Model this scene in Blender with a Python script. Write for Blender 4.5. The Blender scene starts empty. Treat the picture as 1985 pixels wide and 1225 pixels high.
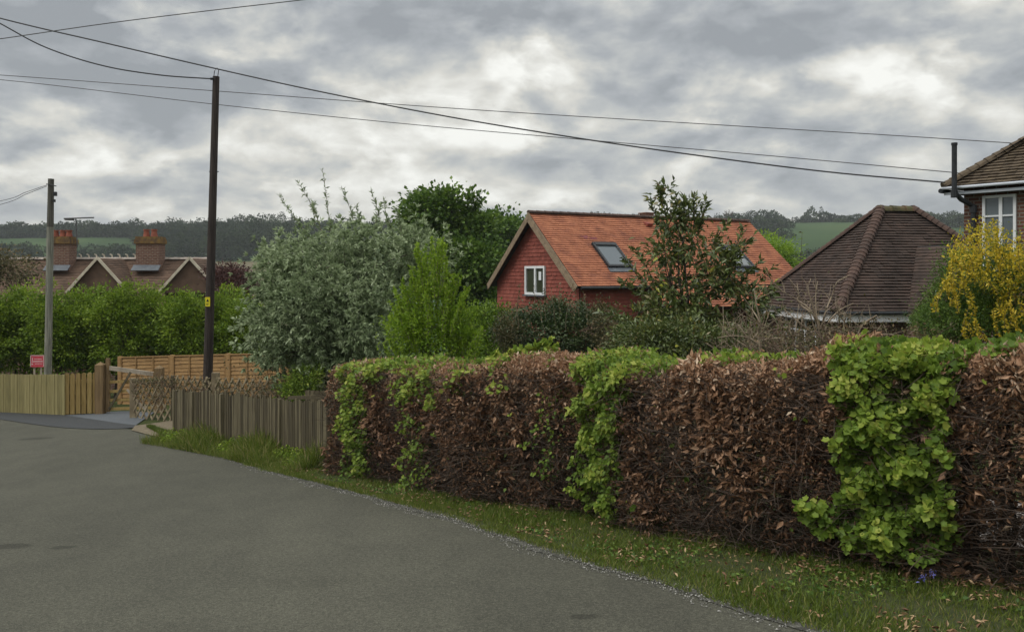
import bpy, math, random
import numpy as np
from mathutils import Vector
R = math.radians
random.seed(7)
RNG = np.random.default_rng(11)
S = bpy.context.scene
COL = S.collection

# ------------------------------------------------------------------ camera, world, sun, exposure
FPX, HX, HY, CZ = 1700.0, 992.5, 530.0, 1.65      # focal length / horizon of the photograph, eye height
cam_d = bpy.data.cameras.new('camera'); cam = bpy.data.objects.new('camera', cam_d); COL.objects.link(cam)
cam.location = (0, 0, CZ); cam.rotation_euler = (R(90), 0, 0)
cam_d.sensor_width = 36; cam_d.lens = 36*FPX/1985; cam_d.shift_y = (HY-612.5)/1985
cam_d.clip_start = .1; cam_d.clip_end = 6000
S.camera = cam
S.view_settings.view_transform = 'Standard'; S.view_settings.look = 'None'
S.view_settings.exposure = 0.16; S.view_settings.gamma = 1
SUN_EL, SUN_AZ = 50, -115      # azimuth: degrees to the left of the view axis

def build_world():
    w = bpy.data.worlds.new('World'); S.world = w; w.use_nodes = True
    nt = w.node_tree; N = nt.nodes; L = nt.links; N.clear()
    def nd(t, **k):
        n = N.new(t)
        for a, b in k.items(): setattr(n, a, b)
        return n
    def m(op, a, b=None, c=None, clamp=False):
        n = nd('ShaderNodeMath', operation=op); n.use_clamp = clamp
        for i, v in enumerate((a, b, c)):
            if v is None: continue
            if isinstance(v, (int, float)): n.inputs[i].default_value = v
            else: L.new(v, n.inputs[i])
        return n.outputs[0]
    tc = nd('ShaderNodeTexCoord'); sp = nd('ShaderNodeSeparateXYZ'); L.new(tc.outputs['Generated'], sp.inputs[0])
    x, y, z = sp.outputs
    zz = m('ADD', m('MAXIMUM', z, 0.0), .24)
    cb = nd('ShaderNodeCombineXYZ'); L.new(x, cb.inputs[0]); L.new(m('MULTIPLY', y, 1.0), cb.inputs[1]); L.new(m('MULTIPLY', m('POWER', m('MAXIMUM', m('ADD', z, .02), .001), .8), 1.75), cb.inputs[2])
    def noise(scale, det, rough, dist=0, off=0, up=0):
        n = nd('ShaderNodeTexNoise'); n.inputs['Scale'].default_value = scale; n.inputs['Detail'].default_value = det
        n.inputs['Roughness'].default_value = rough; n.inputs['Distortion'].default_value = dist
        mp = nd('ShaderNodeMapping'); mp.inputs['Location'].default_value = (off, off*.7, off+up); L.new(cb.outputs[0], mp.inputs[0])
        L.new(mp.outputs[0], n.inputs['Vector']); return n.outputs[0]
    n1 = noise(6.5, 8, .50, .25, 2.0); n2 = noise(17., 7, .55, .3, 9.0); n3 = noise(2.2, 2, .5, 0, 5.0)
    n5 = noise(7.5, 6, .5, .25, 4.0); n6 = noise(7.5, 6, .5, .25, 4.0, .045); relief = m('SUBTRACT', n5, n6)
    v = m('ADD', m('ADD', m('MULTIPLY', n1, .55), m('MULTIPLY', n2, .26)), m('MULTIPLY', n3, .29))
    v = m('ADD', m('MULTIPLY', m('SUBTRACT', v, .55), 1.35), .505)
    n7 = noise(4.6, 10, .56, .2, 14.0); e7 = nd('ShaderNodeMapRange', interpolation_type='SMOOTHSTEP'); e7.inputs[1].default_value = .47; e7.inputs[2].default_value = .545; L.new(n7, e7.inputs[0])
    v = m('ADD', v, m('MULTIPLY', m('SUBTRACT', e7.outputs[0], .5), .11))
    v = m('ADD', v, m('MULTIPLY', relief, .85))
    v = m('ADD', v, m('MULTIPLY', m('SUBTRACT', n5, .5), .34))
    def blob(px, py, rad, amp, flat=2.2):         # a lit or heavy patch of cloud in one direction of the sky
        d = Vector(((px-HX)/FPX, 1, (HY-py)/FPX))
        dx = m('SUBTRACT', m('DIVIDE', x, m('MAXIMUM', y, .05)), d.x); dz = m('MULTIPLY', m('SUBTRACT', m('DIVIDE', z, m('MAXIMUM', y, .05)), d.z), flat)
        q = m('ADD', m('MULTIPLY', dx, dx), m('MULTIPLY', dz, dz))
        return m('MULTIPLY', m('EXPONENT', m('MULTIPLY', q, -1/(rad*rad))), m('MULTIPLY', m('ADD', m('MULTIPLY', n1, .9), m('MULTIPLY', n2, 1.1)), amp*1.15))
    for b in ((60, 290, .10, .13), (330, 310, .12, .05), (600, 280, .09, .05), (300, 240, .05, -.20, 2.6), (1640, 170, .12, .01), (1090, 75, .06, .10, 1.3), (1180, 130, .2, .05, 1.5), (960, 150, .1, .04, 2),
              (700, 20, .16, -.09), (780, 50, .04, -.08), (1640, 170, .22, .05), (1300, 330, .35, -.06, 4), (700, 330, .2, -.05, 4), (1250, 395, .6, .07, 9), (150, 385, .3, .06, 6),
              (200, 120, .25, -.04), (620, 130, .14, .03), (1560, 60, .1, -.07), (1500, 250, .2, -.06, 3)):
        v = m('ADD', v, blob(*b))
    rp = nd('ShaderNodeValToRGB'); L.new(v, rp.inputs[0]); e = rp.color_ramp.elements
    e[0].position = .30; e[0].color = (.30, .32, .34, 1); e[1].position = .80; e[1].color = (.93, .93, .88, 1)
    for p, c in ((.42, (.385, .405, .425)), (.52, (.485, .50, .495)), (.63, (.66, .65, .60))):
        q = e.new(p); q.color = (*c, 1)
    # an overcast sky is brighter towards the zenith
    br = m('ADD', 1.0, m('MULTIPLY', m('POWER', m('MAXIMUM', m('SUBTRACT', z, .28), 0.0), 1.0), 2.4))
    sc = nd('ShaderNodeVectorMath', operation='SCALE'); L.new(rp.outputs[0], sc.inputs[0]); L.new(br, sc.inputs['Scale'])
    sky = nd('ShaderNodeTexSky', sky_type='NISHITA'); sky.sun_disc = False
    sky.sun_elevation = R(SUN_EL); sky.sun_rotation = R(SUN_AZ); sky.dust_density = 2
    b1 = nd('ShaderNodeBackground'); L.new(sky.outputs[0], b1.inputs[0]); b1.inputs[1].default_value = .08
    b2 = nd('ShaderNodeBackground'); L.new(sc.outputs[0], b2.inputs[0]); b2.inputs[1].default_value = 1.0
    mx = nd('ShaderNodeMixShader'); mx.inputs[0].default_value = .94
    L.new(b1.outputs[0], mx.inputs[1]); L.new(b2.outputs[0], mx.inputs[2])
    o = nd('ShaderNodeOutputWorld'); L.new(mx.outputs[0], o.inputs[0])
build_world()
sd = bpy.data.lights.new('sun', 'SUN'); sd.energy = 1.5; sd.angle = R(28); sd.color = (1, .97, .91)
sun = bpy.data.objects.new('sun', sd); COL.objects.link(sun)
sdir = Vector((math.sin(R(SUN_AZ))*math.cos(R(SUN_EL)), math.cos(R(SUN_AZ))*math.cos(R(SUN_EL)), math.sin(R(SUN_EL))))
sun.rotation_euler = (-sdir).to_track_quat('-Z', 'Y').to_euler(); sun.location = (0, 0, 60)

# ------------------------------------------------------------------ helpers
def P(px, py, d):
    return Vector(((px-HX)/FPX*d, d, CZ-(py-HY)/FPX*d))
FY = [-80, 0, 14, 30, 60, 110, 190]; FZ = [7.2, 0, -1.27, -2.15, -4.6, -13, -15]
TT = [-1.2, -.62, -.45, -.33, -.2, 0, .12, .28, .40, .52, .62, 1.2]; TP = [458, 461, 460, 456, 456, 458, 446, 437, 433, 434, 438, 440]
def hill_mix(Y):
    s = np.clip((Y-190)/(640-190), 0, 1); return s*s*(3-2*s)
def G(X, Y):
    X = np.asarray(X, float); Y = np.asarray(Y, float)
    near = .0346*np.clip(X, -45, 30) + np.interp(Y, FY, FZ)
    t = X/np.maximum(Y, 50)
    top = CZ+(HY-np.interp(t, TT, TP))/FPX*640
    s = hill_mix(Y)
    z = near*(1-s)+top*s
    z = z - np.clip((Y-660)/600, 0, 1)*22
    z = z + s*1.6*np.sin(X*.021+1)*np.cos(Y*.013)
    return z
def g(x, y): return float(G(x, y))
def GP(px, py):            # point of the near ground seen at that place of the photograph
    a, b = 2.0, 60.0
    for _ in range(50):
        m = (a+b)/2; p = P(px, py, m)
        if p.z > g(p.x, p.y): a = m
        else: b = m
    p = P(px, py, a); return Vector((p.x, p.y, g(p.x, p.y)))
def on(x, y, h=0): return Vector((x, y, g(x, y)+h))

class MB:
    def __init__(s): s.v = []; s.f = []; s.uv = []; s.t = []
    def face(s, pts, uv=None, t=.5):
        i = len(s.v); s.v += [tuple(p) for p in pts]; s.f.append(tuple(range(i, i+len(pts)))); s.t.append(t)
        if uv is None:
            p = [Vector(q) for q in pts]; n = (p[1]-p[0]).cross(p[2]-p[0])
            if n.length < 1e-12: n = Vector((0, 0, 1))
            n.normalize(); tt = Vector((0, 0, 1)).cross(n)
            tt = tt.normalized() if tt.length > 1e-3 else Vector((1, 0, 0)); w = n.cross(tt)
            uv = [(q.dot(tt), q.dot(w)) for q in p]
        s.uv += uv
    def box(s, O, A, B, C, t=.5):            # a corner and three edge vectors (right-handed)
        O, A, B, C = map(Vector, (O, A, B, C)); o = [O, O+A, O+A+B, O+B]; p = [q+C for q in o]
        s.face(o[::-1], t=t); s.face(p, t=t)
        for i in range(4): j = (i+1) % 4; s.face([o[i], o[j], p[j], p[i]], t=t)
    def bar(s, a, b, w, d, up=(0, 0, 1), t=.5):
        a = Vector(a); b = Vector(b); A = (b-a).normalized(); U = Vector(up)
        if abs(A.dot(U)) > .98: U = Vector((0, 1, 0))
        X = A.cross(U).normalized(); Y = X.cross(A).normalized()
        s.box(a-X*w/2-Y*d/2, X*w, Y*d, b-a, t)
    def tube(s, pts, rad, n=6, cap=True, t=.5):
        pts = [Vector(p) for p in pts]
        if not hasattr(rad, '__len__'): rad = [rad]*len(pts)
        rings = []
        for i, p in enumerate(pts):
            d = (pts[min(i+1, len(pts)-1)]-pts[max(i-1, 0)])
            d = d.normalized() if d.length > 1e-9 else Vector((0, 0, 1))
            u = Vector((0, 0, 1)) if abs(d.z) < .9 else Vector((1, 0, 0))
            X = d.cross(u).normalized(); Y = d.cross(X).normalized()
            rings.append([p+(X*math.cos(2*math.pi*k/n)+Y*math.sin(2*math.pi*k/n))*rad[i] for k in range(n)])
        for i in range(len(pts)-1):
            for k in range(n):
                j = (k+1) % n; s.face([rings[i][k], rings[i+1][k], rings[i+1][j], rings[i][j]], uv=[(0, 0)]*4, t=t)
        if cap: s.face(rings[-1][::-1], uv=[(0, 0)]*n, t=t); s.face(rings[0], uv=[(0, 0)]*n, t=t)
    def prism(s, poly, E, t=.5):             # a flat polygon extruded by E
        E = Vector(E); a = [Vector(p) for p in poly]; b = [p+E for p in a]
        s.face(a[::-1], t=t); s.face(b, t=t)
        for i in range(len(a)): j = (i+1) % len(a); s.face([a[i], a[j], b[j], b[i]], t=t)

def root_loc(p):
    while p is not None and p.parent is not None: p = p.parent
    return p.location if p is not None else Vector((0, 0, 0))
def tag(o, label=None, cat=None, group=None, kind=None):
    if label: o['label'] = label
    if cat: o['category'] = cat
    if group: o['group'] = group
    if kind: o['kind'] = kind
    return o
def thing(name, label, cat, loc, group=None):
    o = bpy.data.objects.new(name, None); COL.objects.link(o); o.location = loc; o.empty_display_size = .2
    return tag(o, label, cat, group)
def link(name, me, mat, parent):
    me.materials.append(mat)
    o = bpy.data.objects.new(name, me); COL.objects.link(o)
    if parent is not None: o.parent = parent
    return o
def build(mb, name, mat, parent=None, smooth=False, base=None):
    if not mb.v: return None
    off = np.array(root_loc(parent) if parent is not None else (base or (0, 0, 0)), float)
    me = bpy.data.meshes.new(name); v = np.array(mb.v, float)-off
    me.from_pydata(v.tolist(), [], mb.f); me.update()
    uvl = me.uv_layers.new(name='UVMap'); uvl.data.foreach_set('uv', np.array(mb.uv, np.float32).ravel())
    at = me.attributes.new('tint', 'FLOAT', 'FACE'); at.data.foreach_set('value', np.array(mb.t, np.float32))
    if smooth: me.polygons.foreach_set('use_smooth', [True]*len(me.polygons))
    o = link(name, me, mat, parent)
    if parent is None and base is not None: o.location = base
    return o

# leaf templates: across, along, up ; faces
TEMPL = {
 'fold': ([(0, 0, 0), (-.5, .42, .10), (0, .5, -.04), (.5, .42, .10), (0, 1, -.12)], [(0, 2, 4, 1), (0, 3, 4, 2)]),
 'curl': ([(0, 0, 0), (-.36, .35, .22), (0, .5, -.08), (.36, .45, .26), (.08, 1, .22)], [(0, 2, 4, 1), (0, 3, 4, 2)]),
 'flat': ([(0, 0, 0), (.5, .45, .05), (0, 1, -.1), (-.5, .4, .02)], [(0, 1, 2, 3)]),
 'blade': ([(-.5, 0, 0), (.5, 0, 0), (.3, .55, .06), (-.3, .55, .06), (0, 1, .28)], [(0, 1, 2, 3), (3, 2, 4)]),
 'lobed': ([(0, .45, -.10), (0, 0, 0), (-.38, .06, .03), (-.40, .34, -.05), (-.60, .58, .07), (-.29, .74, -.05), (0, 1.0, .02), (.29, .74, -.05), (.60, .58, .07), (.40, .34, -.05), (.38, .06, .03)],
           [(0, 1, 2, 3), (0, 3, 4, 5), (0, 5, 6, 7), (0, 7, 8, 9), (0, 9, 10, 1)]),
}
def unit(a): return a/np.maximum(np.linalg.norm(a, axis=1, keepdims=True), 1e-9)
def leaves(name, pts, D, size, aspect, mat, parent, kind='fold', nb=None, tint=None, base=None):
    """many leaves as one mesh: positions, axis directions, lengths, width/length, preferred blade normal"""
    n = len(pts); V, F = TEMPL[kind]; V = np.array(V)
    D = unit(D); rnd = RNG.normal(size=(n, 3)) if nb is None else nb
    X = unit(np.cross(D, rnd)); Z = np.cross(X, D)
    size = np.broadcast_to(size, (n,))
    co = pts[:, None, :] + size[:, None, None]*(X[:, None, :]*(V[None, :, 0:1]*aspect) + D[:, None, :]*V[None, :, 1:2] + Z[:, None, :]*V[None, :, 2:3])
    off = np.array(root_loc(parent) if parent is not None else (base or (0, 0, 0)), float)
    co = (co-off).reshape(-1, 3).astype(np.float32)
    nv = len(V); lens = [len(f) for f in F]; flat = np.concatenate([np.array(f) for f in F])
    loops = (np.arange(n)[:, None]*nv + flat[None, :]).ravel().astype(np.int32)
    tot = np.tile(np.array(lens, np.int32), n); st = np.concatenate([[0], np.cumsum(tot)[:-1]]).astype(np.int32)
    me = bpy.data.meshes.new(name); me.vertices.add(len(co)); me.vertices.foreach_set('co', co.ravel())
    me.loops.add(len(loops)); me.loops.foreach_set('vertex_index', loops)
    me.polygons.add(len(tot)); me.polygons.foreach_set('loop_start', st); me.polygons.foreach_set('loop_total', tot)
    if tint is None: tint = RNG.random(n)
    at = me.attributes.new('tint', 'FLOAT', 'FACE'); at.data.foreach_set('value', np.repeat(np.clip(tint, 0, 1), len(F)).astype(np.float32))
    me.update(calc_edges=True)
    o = link(name, me, mat, parent)
    if parent is None and base is not None: o.location = base
    return o

# ------------------------------------------------------------------ materials
def new_mat(name):
    m = bpy.data.materials.new(name); m.use_nodes = True; nt = m.node_tree; nt.nodes.clear(); return m, nt.nodes, nt.links
def ramp(N, cols):
    r = N.new('ShaderNodeValToRGB'); e = r.color_ramp.elements
    while len(e) < len(cols): e.new(.5)
    for i, c in enumerate(cols):
        p, c = c if len(c) == 2 else (i/(len(cols)-1), c)
        e[i].position = p; e[i].color = (*c, 1)
    return r
def leaf_mat(name, cols, trans=.35, rough=.55, spec=.3):
    m, N, L = new_mat(name)
    a = N.new('ShaderNodeAttribute'); a.attribute_name = 'tint'; r = ramp(N, cols); L.new(a.outputs['Fac'], r.inputs[0])
    p = N.new('ShaderNodeBsdfPrincipled'); p.inputs['Roughness'].default_value = rough; p.inputs['Specular IOR Level'].default_value = spec
    L.new(r.outputs[0], p.inputs['Base Color'])
    t = N.new('ShaderNodeBsdfTranslucent'); L.new(r.outputs[0], t.inputs[0])
    x = N.new('ShaderNodeMixShader'); x.inputs[0].default_value = trans; L.new(p.outputs[0], x.inputs[1]); L.new(t.outputs[0], x.inputs[2])
    o = N.new('ShaderNodeOutputMaterial'); L.new(x.outputs[0], o.inputs[0]); return m
def surf(name, cols, scale=4, detail=5, rough=.8, stretch=(1, 1, 1), bump=.0, bscale=40, tintmix=0., spec=.3, metal=0, cols2=None, s2=.3, m2=.5):
    """noise-coloured surface; tintmix shifts the ramp by the per-face tint; cols2 = larger blotches"""
    m, N, L = new_mat(name)
    tc = N.new('ShaderNodeTexCoord'); mp = N.new('ShaderNodeMapping'); mp.inputs['Scale'].default_value = stretch
    ge = N.new('ShaderNodeNewGeometry'); L.new(ge.outputs['Position'], mp.inputs[0])
    n = N.new('ShaderNodeTexNoise'); n.inputs['Scale'].default_value = scale; n.inputs['Detail'].default_value = detail; L.new(mp.outputs[0], n.inputs['Vector'])
    mr = N.new('ShaderNodeMapRange'); mr.inputs[1].default_value = .3; mr.inputs[2].default_value = .7; L.new(n.outputs[0], mr.inputs[0])
    fac = mr.outputs[0]
    if tintmix:
        a = N.new('ShaderNodeAttribute'); a.attribute_name = 'tint'
        q = N.new('ShaderNodeMix'); q.inputs[0].default_value = tintmix; L.new(fac, q.inputs[2]); L.new(a.outputs['Fac'], q.inputs[3]); fac = q.outputs[0]
    r = ramp(N, cols); L.new(fac, r.inputs[0]); c = r.outputs[0]
    if cols2:
        n2 = N.new('ShaderNodeTexNoise'); n2.inputs['Scale'].default_value = s2; n2.inputs['Detail'].default_value = 4; L.new(mp.outputs[0], n2.inputs['Vector'])
        r2 = ramp(N, cols2); L.new(n2.outputs[0], r2.inputs[0]); mm = N.new('ShaderNodeMix'); mm.data_type = 'RGBA'; mm.inputs[0].default_value = m2
        L.new(c, mm.inputs[6]); L.new(r2.outputs[0], mm.inputs[7]); c = mm.outputs[2]
    p = N.new('ShaderNodeBsdfPrincipled'); L.new(c, p.inputs['Base Color']); p.inputs['Roughness'].default_value = rough
    p.inputs['Specular IOR Level'].default_value = spec; p.inputs['Metallic'].default_value = metal
    if bump:
        n3 = N.new('ShaderNodeTexNoise'); n3.inputs['Scale'].default_value = bscale; n3.inputs['Detail'].default_value = 6; L.new(mp.outputs[0], n3.inputs['Vector'])
        b = N.new('ShaderNodeBump'); b.inputs['Strength'].default_value = bump; b.inputs['Distance'].default_value = .02; L.new(n3.outputs[0], b.inputs['Height']); L.new(b.outputs[0], p.inputs['Normal'])
    o = N.new('ShaderNodeOutputMaterial'); L.new(p.outputs[0], o.inputs[0]); return m
def brick_mat(name, c1, c2, mortar, bw=.225, bh=.075, ms=.012):
    m, N, L = new_mat(name)
    uv = N.new('ShaderNodeUVMap'); uv.uv_map = 'UVMap'
    b = N.new('ShaderNodeTexBrick'); L.new(uv.outputs[0], b.inputs['Vector']); b.inputs['Scale'].default_value = 1
    b.inputs['Brick Width'].default_value = bw; b.inputs['Row Height'].default_value = bh; b.inputs['Mortar Size'].default_value = ms
    b.inputs['Color1'].default_value = (*c1, 1); b.inputs['Color2'].default_value = (*c2, 1); b.inputs['Mortar'].default_value = (*mortar, 1); b.inputs['Bias'].default_value = -.1
    n = N.new('ShaderNodeTexNoise'); n.inputs['Scale'].default_value = 9; n.inputs['Detail'].default_value = 6; L.new(uv.outputs[0], n.inputs['Vector'])
    r = ramp(N, [(.45, .45, .45), (1.3, 1.3, 1.3)]); L.new(n.outputs[0], r.inputs[0])
    mu = N.new('ShaderNodeMix'); mu.data_type = 'RGBA'; mu.blend_type = 'MULTIPLY'; mu.inputs[0].default_value = 1
    L.new(b.outputs[0], mu.inputs[6]); L.new(r.outputs[0], mu.inputs[7])
    p = N.new('ShaderNodeBsdfPrincipled'); L.new(mu.outputs[2], p.inputs['Base Color']); p.inputs['Roughness'].default_value = .9
    bp = N.new('ShaderNodeBump'); bp.inputs['Strength'].default_value = .5; bp.inputs['Distance'].default_value = .008; bp.invert = True; L.new(b.outputs['Fac'], bp.inputs['Height']); L.new(bp.outputs[0], p.inputs['Normal'])
    o = N.new('ShaderNodeOutputMaterial'); L.new(p.outputs[0], o.inputs[0]); return m
def glass_mat(name, c=(.03, .035, .035), rough=.05):
    m, N, L = new_mat(name); p = N.new('ShaderNodeBsdfPrincipled'); p.inputs['Base Color'].default_value = (*c, 1)
    p.inputs['Roughness'].default_value = rough; p.inputs['Specular IOR Level'].default_value = .35 if rough > .2 else .8
    o = N.new('ShaderNodeOutputMaterial'); L.new(p.outputs[0], o.inputs[0]); return m

M = {}
M['white'] = surf('white_paint', [(.62, .64, .66), (.74, .75, .76)], 6, rough=.45)
M['greywhite'] = surf('grey_white_paint', [(.42, .45, .50), (.60, .63, .68)], 3, rough=.5)
M['glass'] = glass_mat('window_glass', (.035, .042, .022), .25); M['skyglass'] = glass_mat('skylight_glass', (.10, .12, .13), .12)
M['lead'] = surf('lead', [(.07, .08, .095), (.13, .145, .16)], 5, rough=.5)
M['dark'] = surf('dark_metal', [(.015, .017, .02), (.035, .038, .042)], 8, rough=.45)
M['cable'] = surf('cable', [(.03, .03, .03), (.05, .05, .05)], 8, rough=.6)
M['cablegrey'] = surf('cable_grey', [(.07, .072, .07), (.10, .10, .10)], 8, rough=.6)
M['pole_brown'] = surf('creosoted_wood', [(.020, .015, .013), (.055, .042, .036)], 5, stretch=(6, 6, .4), bump=.4, bscale=30)
M['pole_grey'] = surf('weathered_pole', [(.13, .13, .105), (.27, .27, .22)], 5, stretch=(6, 6, .4), bump=.4, bscale=30)
M['yellow'] = surf('yellow_plate', [(.65, .55, .02), (.75, .65, .04)], 5, rough=.4)
M['black'] = surf('black_print', [(.02, .02, .02), (.03, .03, .03)], 5)
M['red'] = surf('red_board', [(.42, .045, .07), (.55, .08, .10)], 12, rough=.5)
M['signwhite'] = surf('sign_print', [(.55, .38, .38), (.68, .5, .48)], 12, rough=.5)
M['orange_tile'] = surf('orange_clay_tile', [(.19, .070, .044), (.35, .132, .070), (.44, .18, .095)], 2.2, rough=.85, tintmix=.30, bump=.15)
M['red_tile'] = surf('red_hanging_tile', [(.13, .036, .026), (.23, .062, .045), (.31, .095, .07)], 2, rough=.85, tintmix=.55, bump=.15)
M['brown_tile'] = surf('dark_brown_tile', [(.024, .017, .014), (.058, .040, .032), (.092, .058, .045)], 1.6, rough=.85, tintmix=.4, bump=.3)
M['hip_tile'] = surf('red_hip_tile', [(.036, .026, .021), (.075, .046, .036), (.105, .062, .046)], 3, rough=.85, tintmix=.5)
M['ridge_moss'] = surf('mossy_ridge_tile', [(.045, .040, .024), (.085, .078, .034), (.12, .07, .045)], 5, rough=.9)
M['old_tile'] = surf('lichened_brown_tile', [(.040, .030, .020), (.10, .075, .050), (.16, .125, .08)], 7, rough=.9, tintmix=.45, bump=.3)
M['terrace_tile'] = surf('old_red_tile', [(.065, .045, .032), (.125, .080, .056), (.19, .12, .085)], 2.5, rough=.9, tintmix=.5)
M['verge'] = surf('verge_board', [(.16, .12, .08), (.28, .21, .14)], 6, stretch=(1, 1, 1))
M['brick'] = brick_mat('brown_brick', (.10, .036, .022), (.17, .075, .045), (.22, .19, .16))
M['brick_old'] = brick_mat('old_brick', (.13, .05, .03), (.20, .10, .065), (.24, .19, .15))
M['pot'] = surf('terracotta', [(.20, .06, .038), (.30, .10, .06)], 6)
M['lichen'] = surf('lichened_brick', [(.07, .045, .03), (.14, .085, .035), (.25, .15, .03)], 5, cols2=None)
M['ridge_white'] = surf('pale_ridge', [(.22, .17, .14), (.45, .40, .35)], 6)
M['cream'] = surf('cream_bargeboard', [(.42, .37, .28), (.60, .54, .43)], 6)
M['wood_new'] = surf('new_orange_timber', [(.20, .115, .045), (.32, .19, .08), (.40, .25, .11)], 4, stretch=(1, 1, 8), tintmix=.5, bump=.2)
M['wood_tan'] = surf('treated_green_tan_timber', [(.115, .10, .040), (.21, .18, .075), (.30, .26, .12)], 4, stretch=(6, 6, .6), tintmix=.5, bump=.2)
M['wood_pick'] = surf('yellow_tan_timber', [(.17, .115, .035), (.29, .20, .07), (.38, .28, .11)], 4, stretch=(6, 6, .6), tintmix=.5, bump=.2)
M['wood_old'] = surf('weathered_grey_timber', [(.034, .028, .016), (.084, .069, .040), (.20, .172, .105)], 5, stretch=(7, 7, .5), tintmix=.6, bump=.3)
M['wood_latt'] = surf('weathered_lattice_timber', [(.11, .085, .05), (.22, .175, .11), (.30, .25, .16)], 5, tintmix=.4)
M['wood_post'] = surf('brown_gate_timber', [(.09, .06, .03), (.19, .125, .06), (.26, .18, .09)], 5, stretch=(6, 6, .5), tintmix=.3, bump=.3)
M['wood_rail'] = surf('silvered_rail', [(.24, .20, .15), (.38, .33, .26)], 5)
M['bark'] = surf('bark', [(.025, .020, .015), (.075, .06, .045)], 10, stretch=(1, 1, .4), bump=.5, bscale=30)
M['bark_pale'] = surf('pale_bark', [(.09, .075, .055), (.20, .17, .13)], 10, stretch=(1, 1, .4))
M['twig'] = surf('brown_twig', [(.06, .038, .028), (.15, .10, .07)], 10)
M['twig_pale'] = surf('pale_twig', [(.15, .115, .08), (.30, .24, .17)], 8)
# leaves
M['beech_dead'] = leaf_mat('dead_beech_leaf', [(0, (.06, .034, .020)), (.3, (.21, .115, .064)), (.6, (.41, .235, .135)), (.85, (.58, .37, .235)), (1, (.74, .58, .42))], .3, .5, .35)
M['maple'] = leaf_mat('fresh_green_leaf', [(0, (.075, .135, .020)), (.5, (.165, .255, .034)), (.85, (.27, .355, .05)), (1, (.38, .42, .08))], .38)
M['beech_twig'] = surf('beech_twig', [(.028, .020, .015), (.085, .060, .044)], 10)
M['silver'] = leaf_mat('silver_leaf', [(0, (.11, .155, .070)), (.45, (.27, .34, .18)), (1, (.52, .60, .38))], .25)
M['lime'] = leaf_mat('lime_leaf', [(0, (.10, .19, .015)), (.5, (.21, .34, .026)), (1, (.35, .47, .05))], .45)
M['dkgreen'] = leaf_mat('dark_green_leaf', [(0, (.024, .060, .008)), (.5, (.072, .140, .018)), (1, (.17, .26, .04))], .3)
M['everg'] = leaf_mat('dark_evergreen_leaf', [(0, (.014, .034, .008)), (.6, (.040, .075, .018)), (1, (.12, .16, .06))], .15, .4, .5)
M['photinia'] = leaf_mat('glossy_leaf', [(0, (.035, .055, .014)), (.5, (.095, .130, .032)), (.75, (.17, .20, .06)), (.92, (.22, .15, .07)), (1, (.38, .40, .05))], .2, .35, .5)
M['hedgegreen'] = leaf_mat('screen_leaf', [(0, (.06, .12, .010)), (.5, (.165, .255, .022)), (1, (.31, .40, .045))], .35)
M['yellow_leaf'] = leaf_mat('golden_leaf', [(0, (.13, .18, .015)), (.35, (.42, .36, .025)), (.7, (.64, .47, .03)), (1, (.78, .62, .10))], .3)
M['privet'] = leaf_mat('privet_leaf', [(0, (.035, .085, .014)), (.5, (.09, .16, .026)), (1, (.17, .24, .04))], .3)
M['copper'] = leaf_mat('copper_leaf', [(0, (.035, .015, .015)), (1, (.13, .06, .05))], .2)
M['dull'] = leaf_mat('dull_mixed_leaf', [(0, (.045, .045, .018)), (.5, (.10, .095, .038)), (.8, (.19, .16, .075)), (1, (.26, .17, .10))], .25)
M['farleaf'] = leaf_mat('distant_leaf', [(0, (.016, .029, .014)), (.5, (.030, .049, .021)), (1, (.055, .080, .030))], .15, .8, .1)
M['grass'] = leaf_mat('grass_blade', [(0, (.05, .085, .012)), (.6, (.13, .18, .024)), (.85, (.20, .21, .045)), (1, (.36, .29, .14))], .35)
M['straw'] = leaf_mat('fallen_leaf', [(0, (.14, .07, .035)), (.5, (.32, .19, .10)), (1, (.52, .38, .22))], .2)
M['bluebell'] = leaf_mat('bluebell_petal', [(0, (.12, .12, .42)), (1, (.28, .28, .65))], .3)
M['pebble'] = leaf_mat('pebble', [(0, (.045, .045, .04)), (.6, (.15, .145, .13)), (1, (.42, .41, .38))], 0, .8)
M['soil'] = surf('verge_soil', [(.020, .028, .009), (.040, .054, .016), (.075, .072, .030)], 9, cols2=[(.02, .034, .008), (.055, .055, .024)], s2=1.5, bump=.5, bscale=30)
M['asphalt'] = surf('asphalt', [(.044, .044, .035), (.082, .081, .066), (.138, .135, .112)], 75, detail=8, rough=.9, cols2=[(.060, .060, .049), (.100, .098, .080)], s2=.45, m2=.45, bump=.35, bscale=90, spec=.2)
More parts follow.
